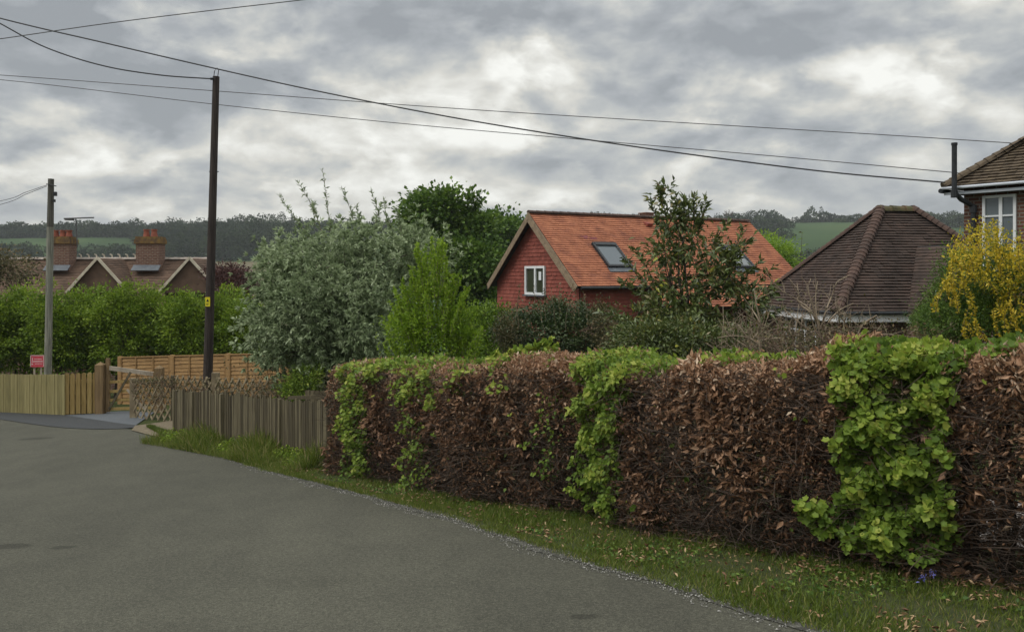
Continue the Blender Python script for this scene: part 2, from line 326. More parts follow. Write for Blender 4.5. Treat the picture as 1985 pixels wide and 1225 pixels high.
def road_detail():
    nt = M['asphalt'].node_tree; N = nt.nodes; L = nt.links; p = next(n for n in N if n.type == 'BSDF_PRINCIPLED'); src = p.inputs['Base Color'].links[0].from_socket
    ge = next(n for n in N if n.type == 'NEW_GEOMETRY')
    def layer(src, scale, stretch, lo, hi, c0, c1, det=5, dist=0):
        mp = N.new('ShaderNodeMapping'); mp.inputs['Scale'].default_value = stretch; mp.inputs['Rotation'].default_value = (0, 0, R(38)); L.new(ge.outputs['Position'], mp.inputs[0])
        n = N.new('ShaderNodeTexNoise'); n.inputs['Scale'].default_value = scale; n.inputs['Detail'].default_value = det; n.inputs['Distortion'].default_value = dist; L.new(mp.outputs[0], n.inputs['Vector'])
        r = ramp(N, [(lo, c0), (hi, c1)]); L.new(n.outputs[0], r.inputs[0]); mu = N.new('ShaderNodeMix'); mu.data_type = 'RGBA'; mu.blend_type = 'MULTIPLY'; mu.inputs[0].default_value = 1; L.new(src, mu.inputs[6]); L.new(r.outputs[0], mu.inputs[7]); return mu.outputs[2]
    c = layer(src, .35, (1, .28, 1), .35, .65, (.80, .80, .79), (.97, .965, .95), 6, .4)
    c = layer(c, 1.6, (1, .6, 1), .38, .62, (.93, .93, .93), (1.06, 1.06, 1.05), 8, .6)
    c = layer(c, 34, (1, 1, 1), .40, .62, (.86, .86, .86), (1.16, 1.16, 1.14), 4)
    c = layer(c, 160, (1, 1, 1), .42, .60, (.72, .72, .70), (1.35, 1.35, 1.3), 3)
    L.new(c, p.inputs['Base Color'])
road_detail()
M['tarmac_new'] = surf('fresh_tarmac', [(.028, .030, .032), (.048, .052, .055)], 40, rough=.8, bump=.3, bscale=90)
M['concrete'] = surf('grey_drive', [(.075, .085, .095), (.11, .12, .13)], 20, rough=.85)
M['edge_tarmac'] = surf('worn_road_edge', [(.030, .030, .024), (.060, .059, .048), (.11, .108, .09)], 22, detail=8, rough=.9, bump=.5, bscale=60)

# ------------------------------------------------------------------ ground sheet with fields
def field_mat():
    m, N, L = new_mat('fields')
    ge = N.new('ShaderNodeNewGeometry'); sp = N.new('ShaderNodeSeparateXYZ'); L.new(ge.outputs['Position'], sp.inputs[0])
    def noise(s, d):
        n = N.new('ShaderNodeTexNoise'); n.inputs['Scale'].default_value = s; n.inputs['Detail'].default_value = d; L.new(ge.outputs['Position'], n.inputs['Vector']); return n.outputs[0]
    r = ramp(N, [(.3, (.024, .048, .016)), (.5, (.036, .070, .022)), (.7, (.058, .090, .030))]); L.new(noise(.02, 6), r.inputs[0])
    r2 = ramp(N, [(.4, (.10, .085, .05)), (.6, (.16, .135, .085))]); L.new(noise(.08, 6), r2.inputs[0])
    # a ploughed brown field lies on the slope left of the middle
    a = N.new('ShaderNodeMath'); a.operation = 'DIVIDE'; L.new(sp.outputs[0], a.inputs[0]); L.new(sp.outputs[1], a.inputs[1])
    def mr(src, lo, hi):
        q = N.new('ShaderNodeMapRange'); q.inputs[1].default_value = lo; q.inputs[2].default_value = hi; L.new(src, q.inputs[0]); return q.outputs[0]
    def mul(a, b):
        q = N.new('ShaderNodeMath'); q.operation = 'MULTIPLY'; L.new(a, q.inputs[0]); L.new(b, q.inputs[1]); return q.outputs[0]
    inx = mul(mr(a.outputs[0], -.39, -.385), mr(a.outputs[0], -.20, -.21))
    iny = mul(mr(sp.outputs[1], 230, 232), mr(sp.outputs[1], 425, 423))
    mx = N.new('ShaderNodeMix'); mx.data_type = 'RGBA'; L.new(mul(inx, iny), mx.inputs[0]); L.new(r.outputs[0], mx.inputs[6]); L.new(r2.outputs[0], mx.inputs[7])
    r3 = ramp(N, [(.35, (.022, .028, .010)), (.6, (.050, .062, .018))]); L.new(noise(1.3, 6), r3.inputs[0])
    m3 = N.new('ShaderNodeMix'); m3.data_type = 'RGBA'; L.new(mr(sp.outputs[1], 60, 90), m3.inputs[0]); L.new(r3.outputs[0], m3.inputs[6]); L.new(mx.outputs[2], m3.inputs[7]); mx = m3
    p = N.new('ShaderNodeBsdfPrincipled'); p.inputs['Roughness'].default_value = .95; p.inputs['Specular IOR Level'].default_value = .1; L.new(mx.outputs[2], p.inputs['Base Color'])
    o = N.new('ShaderNodeOutputMaterial'); L.new(p.outputs[0], o.inputs[0]); return m
def make_ground():
    xs = np.concatenate([np.linspace(-1500, -200, 40, endpoint=False), np.linspace(-200, -30, 30, endpoint=False), np.linspace(-30, 30, 70, endpoint=False), np.linspace(30, 200, 30, endpoint=False), np.linspace(200, 1500, 41)])
    ys = np.concatenate([np.linspace(-80, -10, 12, endpoint=False), np.linspace(-10, 40, 60, endpoint=False), np.linspace(40, 200, 40, endpoint=False), np.linspace(200, 1500, 110)])
    X, Y = np.meshgrid(xs, ys); Z = G(X, Y); nx, ny = len(xs), len(ys)
    v = np.stack([X.ravel(), Y.ravel(), Z.ravel()], 1)
    i = np.arange(nx-1)[None, :]+np.arange(ny-1)[:, None]*nx; f = np.stack([i, i+1, i+nx+1, i+nx], -1).reshape(-1, 4)
    me = bpy.data.meshes.new('ground'); me.from_pydata(v.tolist(), [], f.tolist()); me.polygons.foreach_set('use_smooth', [True]*len(f)); me.update()
    tag(link('ground', me, field_mat(), None), kind='structure')
make_ground()

def catmull(pts, n):
    pts = [Vector(p) for p in pts]; pts = [pts[0]*2-pts[1]]+pts+[pts[-1]*2-pts[-2]]; out = []
    for i in range(1, len(pts)-2):
        a, b, c, d = pts[i-1:i+3]
        for k in range(n):
            t = k/n; out.append(.5*((2*b)+(-a+c)*t+(2*a-5*b+4*c-d)*t*t+(-a+3*b-3*c+d)*t**3))
    out.append(pts[-2]); return out
def v2(p): return Vector((p.x, p.y, 0))
def sheet(name, A, B, nacross, lift, mat, kind='structure', crown=0.):
    """loft between two ground curves, following the ground"""
    mb = MB(); n = min(len(A), len(B)); rows = []
    for i in range(n):
        row = []
        for k in range(nacross+1):
            t = k/nacross; q = A[i].lerp(B[i], t); row.append(Vector((q.x, q.y, g(q.x, q.y)+lift+crown*math.sin(math.pi*t))))
        rows.append(row)
    for i in range(n-1):
        for k in range(nacross): mb.face([rows[i][k], rows[i][k+1], rows[i+1][k+1], rows[i+1][k]], uv=[(0, 0)]*4)
    # shared vertices for smooth shading
    o = build(mb, name, mat, None, True)
    tag(o, kind=kind); return o
# road edge, seen from the near right to the far left
edge_px = [(1610, 1225), (1380, 1155), (1130, 1088), (900, 1012), (700, 958), (560, 922), (440, 888), (350, 862)]
edge = [Vector((5.5, .2, 0)), Vector((3.6, 3.0, 0))]+[v2(GP(*p)) for p in edge_px]+[v2(GP(290, 838)), v2(GP(180, 826)), v2(GP(60, 812)), v2(GP(-60, 803)), Vector((-24, 25.2, 0)), Vector((-45, 26, 0))]
EDGE = catmull(edge, 10)
inner = [Vector((0, -6, 0)), Vector((-3, -4, 0)), Vector((-5, -2, 0)), Vector((-6, 0, 0)), Vector((-7, 2, 0)), Vector((-8, 4, 0)), Vector((-9.5, 6, 0)), Vector((-11, 8, 0)), Vector((-13, 10, 0)), Vector((-15, 11.5, 0)),
         Vector((-17, 12.5, 0)), Vector((-20, 13.5, 0)), Vector((-23, 14, 0)), Vector((-26, 14.5, 0)), Vector((-33, 15, 0)), Vector((-48, 15, 0))]
INNER = catmull(inner, 10)
sheet('road', EDGE, INNER, 14, .012, M['asphalt'])
# hedge and fence line (front foot)
hedge_px = [(644, 918), (850, 966), (1180, 1022), (1500, 1092), (1700, 1122), (1985, 1160)]
HB = [v2(GP(*p)) for p in hedge_px]; HB.append(HB[-1]+(HB[-1]-HB[-2]).normalized()*1.6); HB.append(HB[-1]+(HB[-1]-HB[-2]).normalized()*1.6)
HC = catmull(HB, 14)
F_old = [v2(GP(335, 850)), v2(GP(440, 866)), v2(GP(540, 885)), v2(GP(634, 906))]
back = [Vector((9.0, 2.2, 0)), HB[-1], HB[-2]]+HB[-3::-1]
def resample(pts, n):
    d = [0]
    for a, b in zip(pts, pts[1:]): d.append(d[-1]+(b-a).length)
    out = []
    for i in range(n):
        s = d[-1]*i/(n-1); j = max(k for k in range(len(d)) if d[k] <= s+1e-9); j = min(j, len(pts)-2)
        out.append(pts[j].lerp(pts[j+1], (s-d[j])/max(d[j+1]-d[j], 1e-9)))
    return out
verge_back = catmull([Vector((9, 0, 0)), HB[-1], HB[-2]]+HB[-3::-1]+F_old[::-1]+[v2(GP(300, 838))], 6)
verge_front = EDGE[:next(i for i, p in enumerate(EDGE) if p.x <= v2(GP(300, 848)).x)+1]
VF = resample(verge_front, 70); VB = resample(verge_back, 70)
VBK = [q+(q-p).normalized()*1.6 for p, q in zip(VF, VB)]
sheet('grass_verge', VF, VBK, 8, .02, M['soil'])
# worn dark edge with loose grit between road and verge, ragged on its road side
def offs(curve, w, seed, amp):
    rr = random.Random(seed); out = []; ph = [rr.random()*6 for _ in range(4)]
    for i, p in enumerate(curve):
        a = curve[max(i-1, 0)]; b = curve[min(i+1, len(curve)-1)]; t = (b-a).normalized(); n = Vector((-t.y, t.x, 0))
        out.append(p+n*(w+amp*(math.sin(i*.9+ph[0])*.5+math.sin(i*.37+ph[1])+.4*math.sin(i*2.3+ph[2]))))
    return out
EF = resample(verge_front, 160)
sheet('road_edge', offs(EF, .10, 3, .035), offs(EF, -.05, 4, .02), 2, .018, M['edge_tarmac'])
# apron of fresh tarmac along the far side and the pale drive behind it
ap_f = catmull([v2(GP(-300, 806)), v2(GP(-60, 808)), v2(GP(0, 814)), v2(GP(60, 823)), v2(GP(120, 830)), v2(GP(180, 833)), v2(GP(240, 832)), v2(GP(283, 828))], 6)
ap_b = catmull([v2(GP(-300, 790)), v2(GP(-60, 794)), v2(GP(0, 798)), v2(GP(60, 801)), v2(GP(120, 806)), v2(GP(180, 814)), v2(GP(240, 823)), v2(GP(284, 827))], 6)
sheet('pavement', ap_f, ap_b, 3, .024, M['tarmac_new'])
dr_f = catmull([v2(GP(112, 805)), v2(GP(160, 812)), v2(GP(210, 820)), v2(GP(262, 826))], 6)
dr_b = catmull([v2(GP(180, 800)), v2(GP(215, 799)), v2(GP(245, 798)), v2(GP(300, 800))], 6)
sheet('driveway', dr_f, dr_b, 3, .020, M['concrete'])
dirt = catmull([v2(GP(262, 827)), v2(GP(300, 822)), v2(GP(345, 815))], 6); dirt2 = catmull([v2(GP(255, 836)), v2(GP(310, 850)), v2(GP(350, 852))], 6)
sheet('gravel_path', dirt2, dirt, 3, .03, surf('gritty_soil', [(.10, .08, .05), (.19, .155, .10)], 14, bump=.5))
pg1 = resample([p+Vector((.75, 1.15, 0)) for p in HC[40:]], 30); pg2 = resample([p+Vector((1.9, 3.0, 0)) for p in HC[40:]], 30)
sheet('garden_path', pg1, pg2, 3, .03, surf('pale_gravel', [(.12, .10, .09), (.24, .21, .19), (.40, .36, .33)], 25, bump=.5))
M['patch'] = surf('bitumen_patch', [(.046, .045, .036), (.066, .064, .052), (.095, .092, .076)], 60)
# oil and bitumen stains lying in the road surface itself
def road_stains():
    nt = M['asphalt'].node_tree; N = nt.nodes; L = nt.links; p = next(n for n in N if n.type == 'BSDF_PRINCIPLED'); ge = next(n for n in N if n.type == 'NEW_GEOMETRY')
    nz = N.new('ShaderNodeTexNoise'); nz.inputs['Scale'].default_value = 14; L.new(ge.outputs['Position'], nz.inputs['Vector'])
    for px, py, w, h in ((20, 1061, .24, .13), (122, 1063, .13, .08), (1132, 1198, .10, .06), (70, 851, .4, .25), (600, 1130, .5, .2)):
        c = GP(px, py); mp = N.new('ShaderNodeMapping'); mp.vector_type = 'POINT'; mp.inputs['Location'].default_value = (-c.x/w, -c.y/h, 0); mp.inputs['Scale'].default_value = (1/w, 1/h, 0); L.new(ge.outputs['Position'], mp.inputs[0])
        ln = N.new('ShaderNodeVectorMath'); ln.operation = 'LENGTH'; L.new(mp.outputs[0], ln.inputs[0])
        ad = N.new('ShaderNodeMath'); ad.operation = 'ADD'; L.new(ln.outputs['Value'], ad.inputs[0]); L.new(nz.outputs[0], ad.inputs[1])
        mr = N.new('ShaderNodeMapRange'); mr.interpolation_type = 'SMOOTHSTEP'; mr.inputs[1].default_value = 1.15; mr.inputs[2].default_value = 1.65; mr.inputs[3].default_value = .93 if px == 600 else .62; mr.inputs[4].default_value = 1; L.new(ad.outputs[0], mr.inputs[0])
        src = p.inputs['Base Color'].links[0].from_socket; sc = N.new('ShaderNodeVectorMath'); sc.operation = 'SCALE'; L.new(src, sc.inputs[0]); L.new(mr.outputs[0], sc.inputs['Scale']); L.new(sc.outputs[0], p.inputs['Base Color'])
road_stains()

# ------------------------------------------------------------------ grass, fallen leaves, grit
def scatter_between(A, B, n, lo=0., hi=1., power=1., seed=1):
    r = np.random.default_rng(seed); A = np.array([tuple(p) for p in A]); B = np.array([tuple(p) for p in B])
    u = r.random(n)*(len(A)-1); i = u.astype(int); f = (u-i)[:, None]; t = (lo+(hi-lo)*r.random(n)**power)[:, None]
    a = A[i]*(1-f)+A[i+1]*f; b = B[i]*(1-f)+B[i+1]*f; p = a*(1-t)+b*t
    p[:, 2] = G(p[:, 0], p[:, 1])+.018; return p, u/(len(A)-1), t[:, 0]
pts, u, t = scatter_between(VF, VBK, 175000, -.03, .8, 1.0, 5)
patch = np.sin(pts[:, 0]*2.3+1)*np.cos(pts[:, 1]*2.9)+np.sin(pts[:, 0]*5.7+pts[:, 1]*3.1)*.6
keep = RNG.random(len(pts)) < np.clip(.85+.3*patch+(t-.05)*.8, .35, 1); pts, u, t, patch = pts[keep], u[keep], t[keep], patch[keep]
D = RNG.normal(size=(len(pts), 3))*.45; D[:, 2] = 1
far = pts[:, 1] > 13.2
size = (.028+.040*RNG.random(len(pts)))*(1+.3*patch)*(1+np.clip(t-.3, 0, 1)*.9)
tl = np.interp(t, [0, .4, .8], [.55, .45, .3])+RNG.normal(size=len(pts))*.2-.1*patch+(RNG.random(len(pts)) < .06)*.5
tag(leaves('grass', pts, D, size, .10, M['grass'], None, 'blade', tint=tl), kind='stuff')
# long grass and weeds under the old fence
pts, u, t = scatter_between(F_old, [p+Vector((-.35, -.75, 0)) for p in F_old], 16000, -.05, 1, .9, 8)
D = RNG.normal(size=(len(pts), 3))*.55; D[:, 2] = 1
size = (.12+.28*RNG.random(len(pts)))*(1-.55*t)*(1+.4*np.sin(pts[:, 0]*4))
wp_, wu, wt = scatter_between(F_old, [p+Vector((-.3, -.6, 0)) for p in F_old], 9000, -.02, .9, .9, 18); ck = np.sin(wp_[:, 0]*3.7)*np.sin(wp_[:, 1]*5.1+1) > -.25; wp_ = wp_[ck]; wp_[:, 2] += RNG.random(len(wp_))*.22*(1-wt[ck]*.7); D2 = RNG.normal(size=(len(wp_), 3)); nb2 = RNG.normal(size=(len(wp_), 3))*.6; nb2[:, 2] += 1
tag(leaves('weeds', wp_, D2, .03+.03*RNG.random(len(wp_)), .6, M['hedgegreen'], None, 'fold', nb=nb2), kind='stuff')
tag(leaves('long_grass', pts, D, size, .055, M['grass'], None, 'blade', tint=.55+.25*RNG.normal(size=len(pts))), 'tuft', None, kind='stuff')
wp_, wu, wt = scatter_between(VF, VBK, 26000, .05, .75, 1, 61); ck = (np.sin(wp_[:, 0]*2.7+2)*np.sin(wp_[:, 1]*3.3+1)+.5*np.sin(wp_[:, 0]*11)*np.sin(wp_[:, 1]*9) > .35); wp_ = wp_[ck]; wp_[:, 2] += .01+RNG.random(len(wp_))*.04; D2 = RNG.normal(size=(len(wp_), 3)); D2[:, 2] = np.abs(D2[:, 2])*.5; nb2 = RNG.normal(size=(len(wp_), 3))*.5; nb2[:, 2] += 1
tag(leaves('weeds', wp_, D2, .018+.022*RNG.random(len(wp_)), .7, M['privet'], None, 'fold', nb=nb2), kind='stuff')
lp, u, t = scatter_between(VF, VBK, 11000, .02, .60, 1.1, 21); keep = RNG.random(len(lp)) < np.interp(u, [0, .45, .8, 1], [1, .7, .2, .1])*np.clip(.35+.9*np.sin(lp[:, 0]*3.1+1)*np.sin(lp[:, 1]*4.3)+.4*np.sin(lp[:, 0]*9), .08, 1)*1.0; lp = lp[keep]; lp[:, 2] += .02+.03*RNG.random(len(lp))
D = RNG.normal(size=(len(lp), 3)); D[:, 2] *= .3; nb = RNG.normal(size=(len(lp), 3))*.5; nb[:, 2] = 1
tag(leaves('fallen_leaves', lp, D, .022+.028*RNG.random(len(lp)), .5, M['straw'], None, 'curl', nb=nb), kind='stuff')
ep, eu, et = scatter_between(offs(EF, .13, 3, .05), offs(EF, -.10, 4, .02), 26000, 0, 1, .6, 77); ck = np.sin(ep[:, 0]*5.3)*np.sin(ep[:, 1]*6.1)+.6*np.sin(ep[:, 0]*17+ep[:, 1]*13)+et*1.2 > .75; ep = ep[ck]; D = RNG.normal(size=(len(ep), 3))*.6; D[:, 2] = .9
tag(leaves('grass', ep, D, .02+.035*RNG.random(len(ep)), .11, M['grass'], None, 'blade', tint=.5+.2*RNG.normal(size=len(ep))), kind='stuff')
gp, u, t = scatter_between(offs(EF, .20, 3, .05), offs(EF, -.05, 4, .02), 15000, 0, 1, 1, 31)
keep = RNG.random(len(gp)) < np.interp(u, [0, .3, .45, .6, .8, 1], [.7, .9, 1, .9, .3, .3]); gp = gp[keep]
def pebbles(name, gp, smin, smax):
    mb = MB(); rr = random.Random(3)
    v0 = [(1, 0, 0), (0, 1, 0), (-1, 0, 0), (0, -1, 0), (0, 0, .8)]
    n = len(gp); V = np.array(v0)*1.0; sz = (smin+(smax-smin)*RNG.random(n)**2)[:, None, None]
    ang = RNG.random(n)*6.28; c, s_ = np.cos(ang), np.sin(ang)
    co = np.empty((n, 5, 3)); co[:, :, 0] = V[:, 0]*c[:, None]-V[:, 1]*s_[:, None]*.7; co[:, :, 1] = V[:, 0]*s_[:, None]+V[:, 1]*c[:, None]*.7; co[:, :, 2] = V[:, 2]
    co = (gp[:, None, :]+co*sz).reshape(-1, 3); F = [(0, 1, 4), (1, 2, 4), (2, 3, 4), (3, 0, 4)]
    f = (np.arange(n)[:, None, None]*5+np.array(F)[None]).reshape(-1, 3)
    me = bpy.data.meshes.new(name); me.from_pydata(co.tolist(), [], f.tolist())
    at = me.attributes.new('tint', 'FLOAT', 'FACE'); at.data.foreach_set('value', np.repeat(RNG.random(n), 4).astype(np.float32))
    return link(name, me, M['pebble'], None)
tag(pebbles('gravel', gp, .003, .010), kind='stuff')

# ------------------------------------------------------------------ plants
def tubes(paths, mat, name, parent, n=5, smooth=True):
    mb = MB()
    for pts, r in paths: mb.tube(pts, r, n, cap=False)
    return build(mb, name, mat, parent, smooth)
def bend(a, b, k, amp, rr):
    a = Vector(a); b = Vector(b); L_ = (b-a).length; out = []
    o = Vector((rr.uniform(-1, 1), rr.uniform(-1, 1), rr.uniform(-.3, .6)))*amp*L_
    for i in range(k+1):
        t = i/k; out.append(a.lerp(b, t)+o*math.sin(math.pi*t)+Vector((rr.uniform(-1, 1), rr.uniform(-1, 1), rr.uniform(-1, 1)))*amp*.18*L_*(0 < i < k))
    return out
def plant(name, label, cat, base, blobs, nclump, per, crad, lsize, aspect, mat, kind='fold', trunk_r=.06, bark='bark', limbs=18, seed=1,
          droop=0., up=0., group=None, shell=.55, tipnoise=.25, lean=None, flat_bottom=None, stems=1, tintbias=0., extra=None, crown_name='crown', outw=.8, tuft=0):
    """trunk, limbs to leaf clumps spread through a crown made of several ellipsoids [(centre, radii)]"""
    rr = random.Random(seed); rg = np.random.default_rng(seed)
    base = Vector(base); root = thing(name, label, cat, base, group)
    vols = np.array([r[0]*r[1]*r[2] for c, r in blobs])**.75; vols = vols/vols.sum()
    cl = []; nr = []
    which = rg.choice(len(blobs), nclump, p=vols)
    for w in which:
        c, r = blobs[w]; d = rg.normal(size=3); d /= np.linalg.norm(d); q = (shell+(1-shell)*rg.random())*(1+tipnoise*rg.normal()*.4)
        p = np.array(c)+d*np.array(r)*q
        if flat_bottom is not None and p[2] < flat_bottom: p[2] = flat_bottom+rg.random()*.3
        cl.append(p); nr.append(d)
    cl = np.array(cl); nr = np.array(nr)
    cc = np.average([np.array(c) for c, r in blobs], axis=0, weights=vols)
    # limbs
    paths = []
    tops = []
    for s_ in range(stems):
        top = Vector(cc)+Vector((rr.uniform(-.3, .3), rr.uniform(-.3, .3), 0))*(stems > 1)*float(blobs[0][1][0])
        b0 = base+Vector((rr.uniform(-1, 1), rr.uniform(-1, 1), 0))*trunk_r*2*(stems > 1)
        tp = bend(b0-Vector((0, 0, .05)), top, 5, .05, rr); tr = trunk_r/math.sqrt(stems)
        paths.append((tp, [tr*(1-.12*i) for i in range(6)])); tops.append(tp)
    tb = tubes(paths, M[bark], 'trunk', root, 8)
    paths = []
    idx = rg.permutation(nclump)[:limbs]
    for i in idx:
        tp = tops[rr.randrange(stems)]; a = tp[rr.randrange(2, 6)]; b = Vector(cl[i])
        pp = bend(a, b, 4, .10, rr); r0 = trunk_r*.42/math.sqrt(stems)
        paths.append((pp, [r0*(1-.22*k) for k in range(5)]))
        for _ in range(2):
            j = rg.integers(nclump); q = Vector(cl[j])
            if (q-pp[3]).length < (Vector(cc)-b).length*.7: paths.append((bend(pp[2], q, 3, .12, rr), [r0*.4, r0*.3, r0*.2, r0*.12]))
    tubes(paths, M[bark], 'limbs', root, 5)
    n = nclump*per; ci = np.repeat(np.arange(nclump), per)
    csz = crad*(.6+.8*rg.random(nclump)); off = rg.normal(size=(n, 3))*csz[ci][:, None]*np.array([1, 1, .75])
    if tuft:
        tk = rg.integers(0, max(1, per//tuft), size=n); key = ci*1000+tk; uq, inv = np.unique(key, return_inverse=True); toff = rg.normal(size=(len(uq), 3))*crad; tt_ = rg.normal(size=len(uq))*.12; off = toff[inv]
    pts = cl[ci]+off
    D = unit(off)*.7+nr[ci]*outw+rg.normal(size=(n, 3))*.5; D[:, 2] += up-droop
    nb = rg.normal(size=(n, 3))*.7; nb[:, 2] += 1.0
    tint = .5+(tt_[inv] if tuft else 0)+(rg.random(nclump)-.5)[ci]*.5+rg.normal(size=n)*.17+tintbias
    ls = lsize*(.65+.7*rg.random(n))
    leaves(crown_name, pts, D, ls, aspect, mat, root, kind, nb=nb, tint=tint)
    if extra: extra(root, rr, rg)
    return root

def sprig(root, rr, rg, a, b, mat, twigmat, lsize, aspect, nleaf, kind='fold', name='shoot', r=.008, spread=.5, tb=0):
    pp = bend(a, b, 6, .06, rr); tw = tubes([(pp, [r*(1-.12*k) for k in range(7)])], M[twigmat], name, root, 5)
    arr = np.array([tuple(p) for p in pp]); u = rg.random(nleaf)*5.99; i = u.astype(int); f = (u-i)[:, None]
    p = arr[i]*(1-f)+arr[i+1]*f; ax = np.array(tuple((Vector(b)-Vector(a)).normalized()))
    D = rg.normal(size=(nleaf, 3))*spread+ax*.6
    leaves('foliage', p, D, lsize*(.6+.8*rg.random(nleaf)), aspect, mat, tw, kind, tint=.5+rg.normal(size=nleaf)*.25+tb)

def E(px, py, d, rx, ry, rz):      # ellipsoid: centre at a pixel and depth, radii in px (x, z) and metres (depth)
    return (tuple(P(px, py, d)), (rx/FPX*d, ry, rz/FPX*d))

# silver-leaved pear
def silver_extra(root, rr, rg):
    d = 18
    for (x0, y0, x1, y1) in ((640, 450, 625, 330), (625, 455, 576, 352), (600, 462, 541, 380), (690, 450, 662, 362), (740, 450, 718, 368), (760, 450, 745, 385), (610, 440, 607, 392), (725, 455, 738, 395), (545, 500, 497, 470), (830, 500, 862, 455), (700, 460, 690, 400), (560, 520, 505, 480), (780, 460, 770, 410)):
        dd = d+rr.uniform(-.6, .6); sprig(root, rr, rg, P(x0, y0, dd), P(x1, y1, dd), M['silver'], 'bark_pale', .095, .26, 75, 'flat', tb=-.15, r=.009)
plant('silver_pear_tree', 'round silver-grey leaved tree beside the tall brown pole with thin shoots above its crown', 'tree', on(-3.9, 18.2),
      [E(655, 560, 18, 150, 1.6, 115), E(600, 600, 17.6, 115, 1.3, 110), E(570, 640, 17.2, 75, 1, 75), E(740, 500, 18.6, 110, 1.3, 65), E(700, 640, 17.2, 110, 1.2, 75), E(820, 500, 18.8, 45, .9, 55), E(540, 530, 18.0, 50, .9, 50), E(590, 690, 17.2, 78, 1.0, 52), E(690, 700, 17.2, 80, 1.0, 48), E(530, 620, 17.6, 50, .8, 60), E(640, 600, 16.9, 110, .8, 90), E(620, 470, 18.2, 80, 1.0, 40)],
      640, 156, .18, .10, .27, M['silver'], 'flat', .11, 'bark', 26, 3, droop=.15, extra=silver_extra, outw=.55, tipnoise=.35, tuft=13)
# lime shrub in front of it
def lime_extra(root, rr, rg):
    plumes = [(757, 590), (772, 560), (787, 548), (803, 520), (812, 478), (828, 500), (846, 466), (856, 474), (872, 520), (888, 535), (903, 560), (915, 600), (925, 640)]
    for k in range(150):
        px_, py_ = plumes[k % 13]; x1 = px_+rr.gauss(0, 8); y1 = py_-6+abs(rr.gauss(0, 1))*(0 if k < 13 else 48); dd = 15+rr.uniform(-.5, .5); x0 = 840+(x1-840)*.6
        sprig(root, rr, rg, P(x0, y1+rr.uniform(60, 110), dd), P(x1, y1, dd), M['lime'], 'bark_pale', .05, .55, 120, 'fold', r=.006, spread=.8, tb=.1)
plant('lime_shrub', 'bright lime-green upright shrub with feathery branches in front of the silver tree', 'shrub', on(-1.4, 15.2),
      [E(835, 645, 15, 66, .6, 55), E(785, 645, 15, 36, .6, 38), E(888, 650, 15, 32, .5, 48)],
      120, 70, .10, .05, .55, M['lime'], 'fold', .05, 'bark_pale', 20, 5, up=.3, stems=3, extra=lime_extra, tipnoise=.4)
# broadleaf tree behind
plant('sycamore_tree', 'tall dark green broadleaf tree behind the silver tree, left of the orange roof', 'tree', on(-2.6, 46),
      [E(855, 430, 45, 68, 2, 58), E(835, 400, 45, 45, 1.5, 30), E(810, 420, 44, 32, 1.2, 38), E(905, 450, 46, 52, 2, 42), E(900, 520, 44, 75, 2.2, 60), E(945, 480, 46, 35, 1.6, 32), E(830, 500, 44, 60, 2, 60), E(920, 580, 44, 50, 2, 50), E(880, 385, 45, 30, 1, 18), E(912, 395, 45.5, 16, .8, 20)],
      430, 60, .28, .20, .8, M['dkgreen'], 'fold', .28, 'bark', 30, 8, tipnoise=.2, tintbias=.05)
plant('distant_tree', 'rounded dull green tree showing over the left slope of the orange roof', 'tree', on(-.6, 75),
      [E(960, 450, 72, 45, 2.5, 32), E(1000, 460, 74, 35, 2, 25), E(925, 470, 72, 35, 2, 25)], 120, 60, .5, .35, .8, M['dkgreen'], 'fold', .3, 'bark', 10, 12, group=None)
# dark evergreen below the gable
plant('holly_bush', 'dense dark evergreen bush below the gable window of the orange-roofed house', 'shrub', on(1.0, 21),
      [E(1060, 655, 20, 85, 1, 60), E(1010, 640, 20, 50, .9, 38), E(1120, 650, 20, 55, .9, 55), E(1085, 610, 20.5, 55, .8, 28), E(1150, 640, 20.5, 30, .8, 45)],
      330, 90, .11, .055, .6, M['everg'], 'fold', .07, 'bark', 16, 14, tintbias=.05, stems=2)
def wisps(root, rr, rg):
    for k in range(16):
        x = rr.uniform(975, 1180); y = rr.uniform(540, 610); dd = 19.5+rr.uniform(-.5, .5)
        sprig(root, rr, rg, P(x+rr.uniform(-15, 15), 640, dd), P(x, y, dd), M['dull'], 'twig_pale', .05, .5, 34, 'fold', r=.005, tb=.1)
plant('mixed_shrub', 'thin brownish shrub with wispy shoots around the dark evergreen bush', 'shrub', on(1.9, 20),
      [E(1190, 650, 19, 45, .7, 40), E(985, 650, 19.5, 22, .6, 40), E(1170, 610, 19.5, 30, .6, 22)], 110, 60, .12, .055, .55, M['dull'], 'fold', .04, 'twig', 14, 16, stems=3, extra=wisps)
plant('garden_shrub', 'dull green shrub in the gap between the lime shrub and the red gable wall', 'shrub', on(-.7, 24),
      [E(945, 650, 23.5, 34, .8, 38), E(965, 620, 24, 20, .7, 26), E(930, 610, 24, 20, .7, 24), E(965, 680, 23, 35, .8, 22)], 150, 60, .14, .08, .6, M['hedgegreen'], 'fold', .05, 'bark', 12, 77, tintbias=-.25)
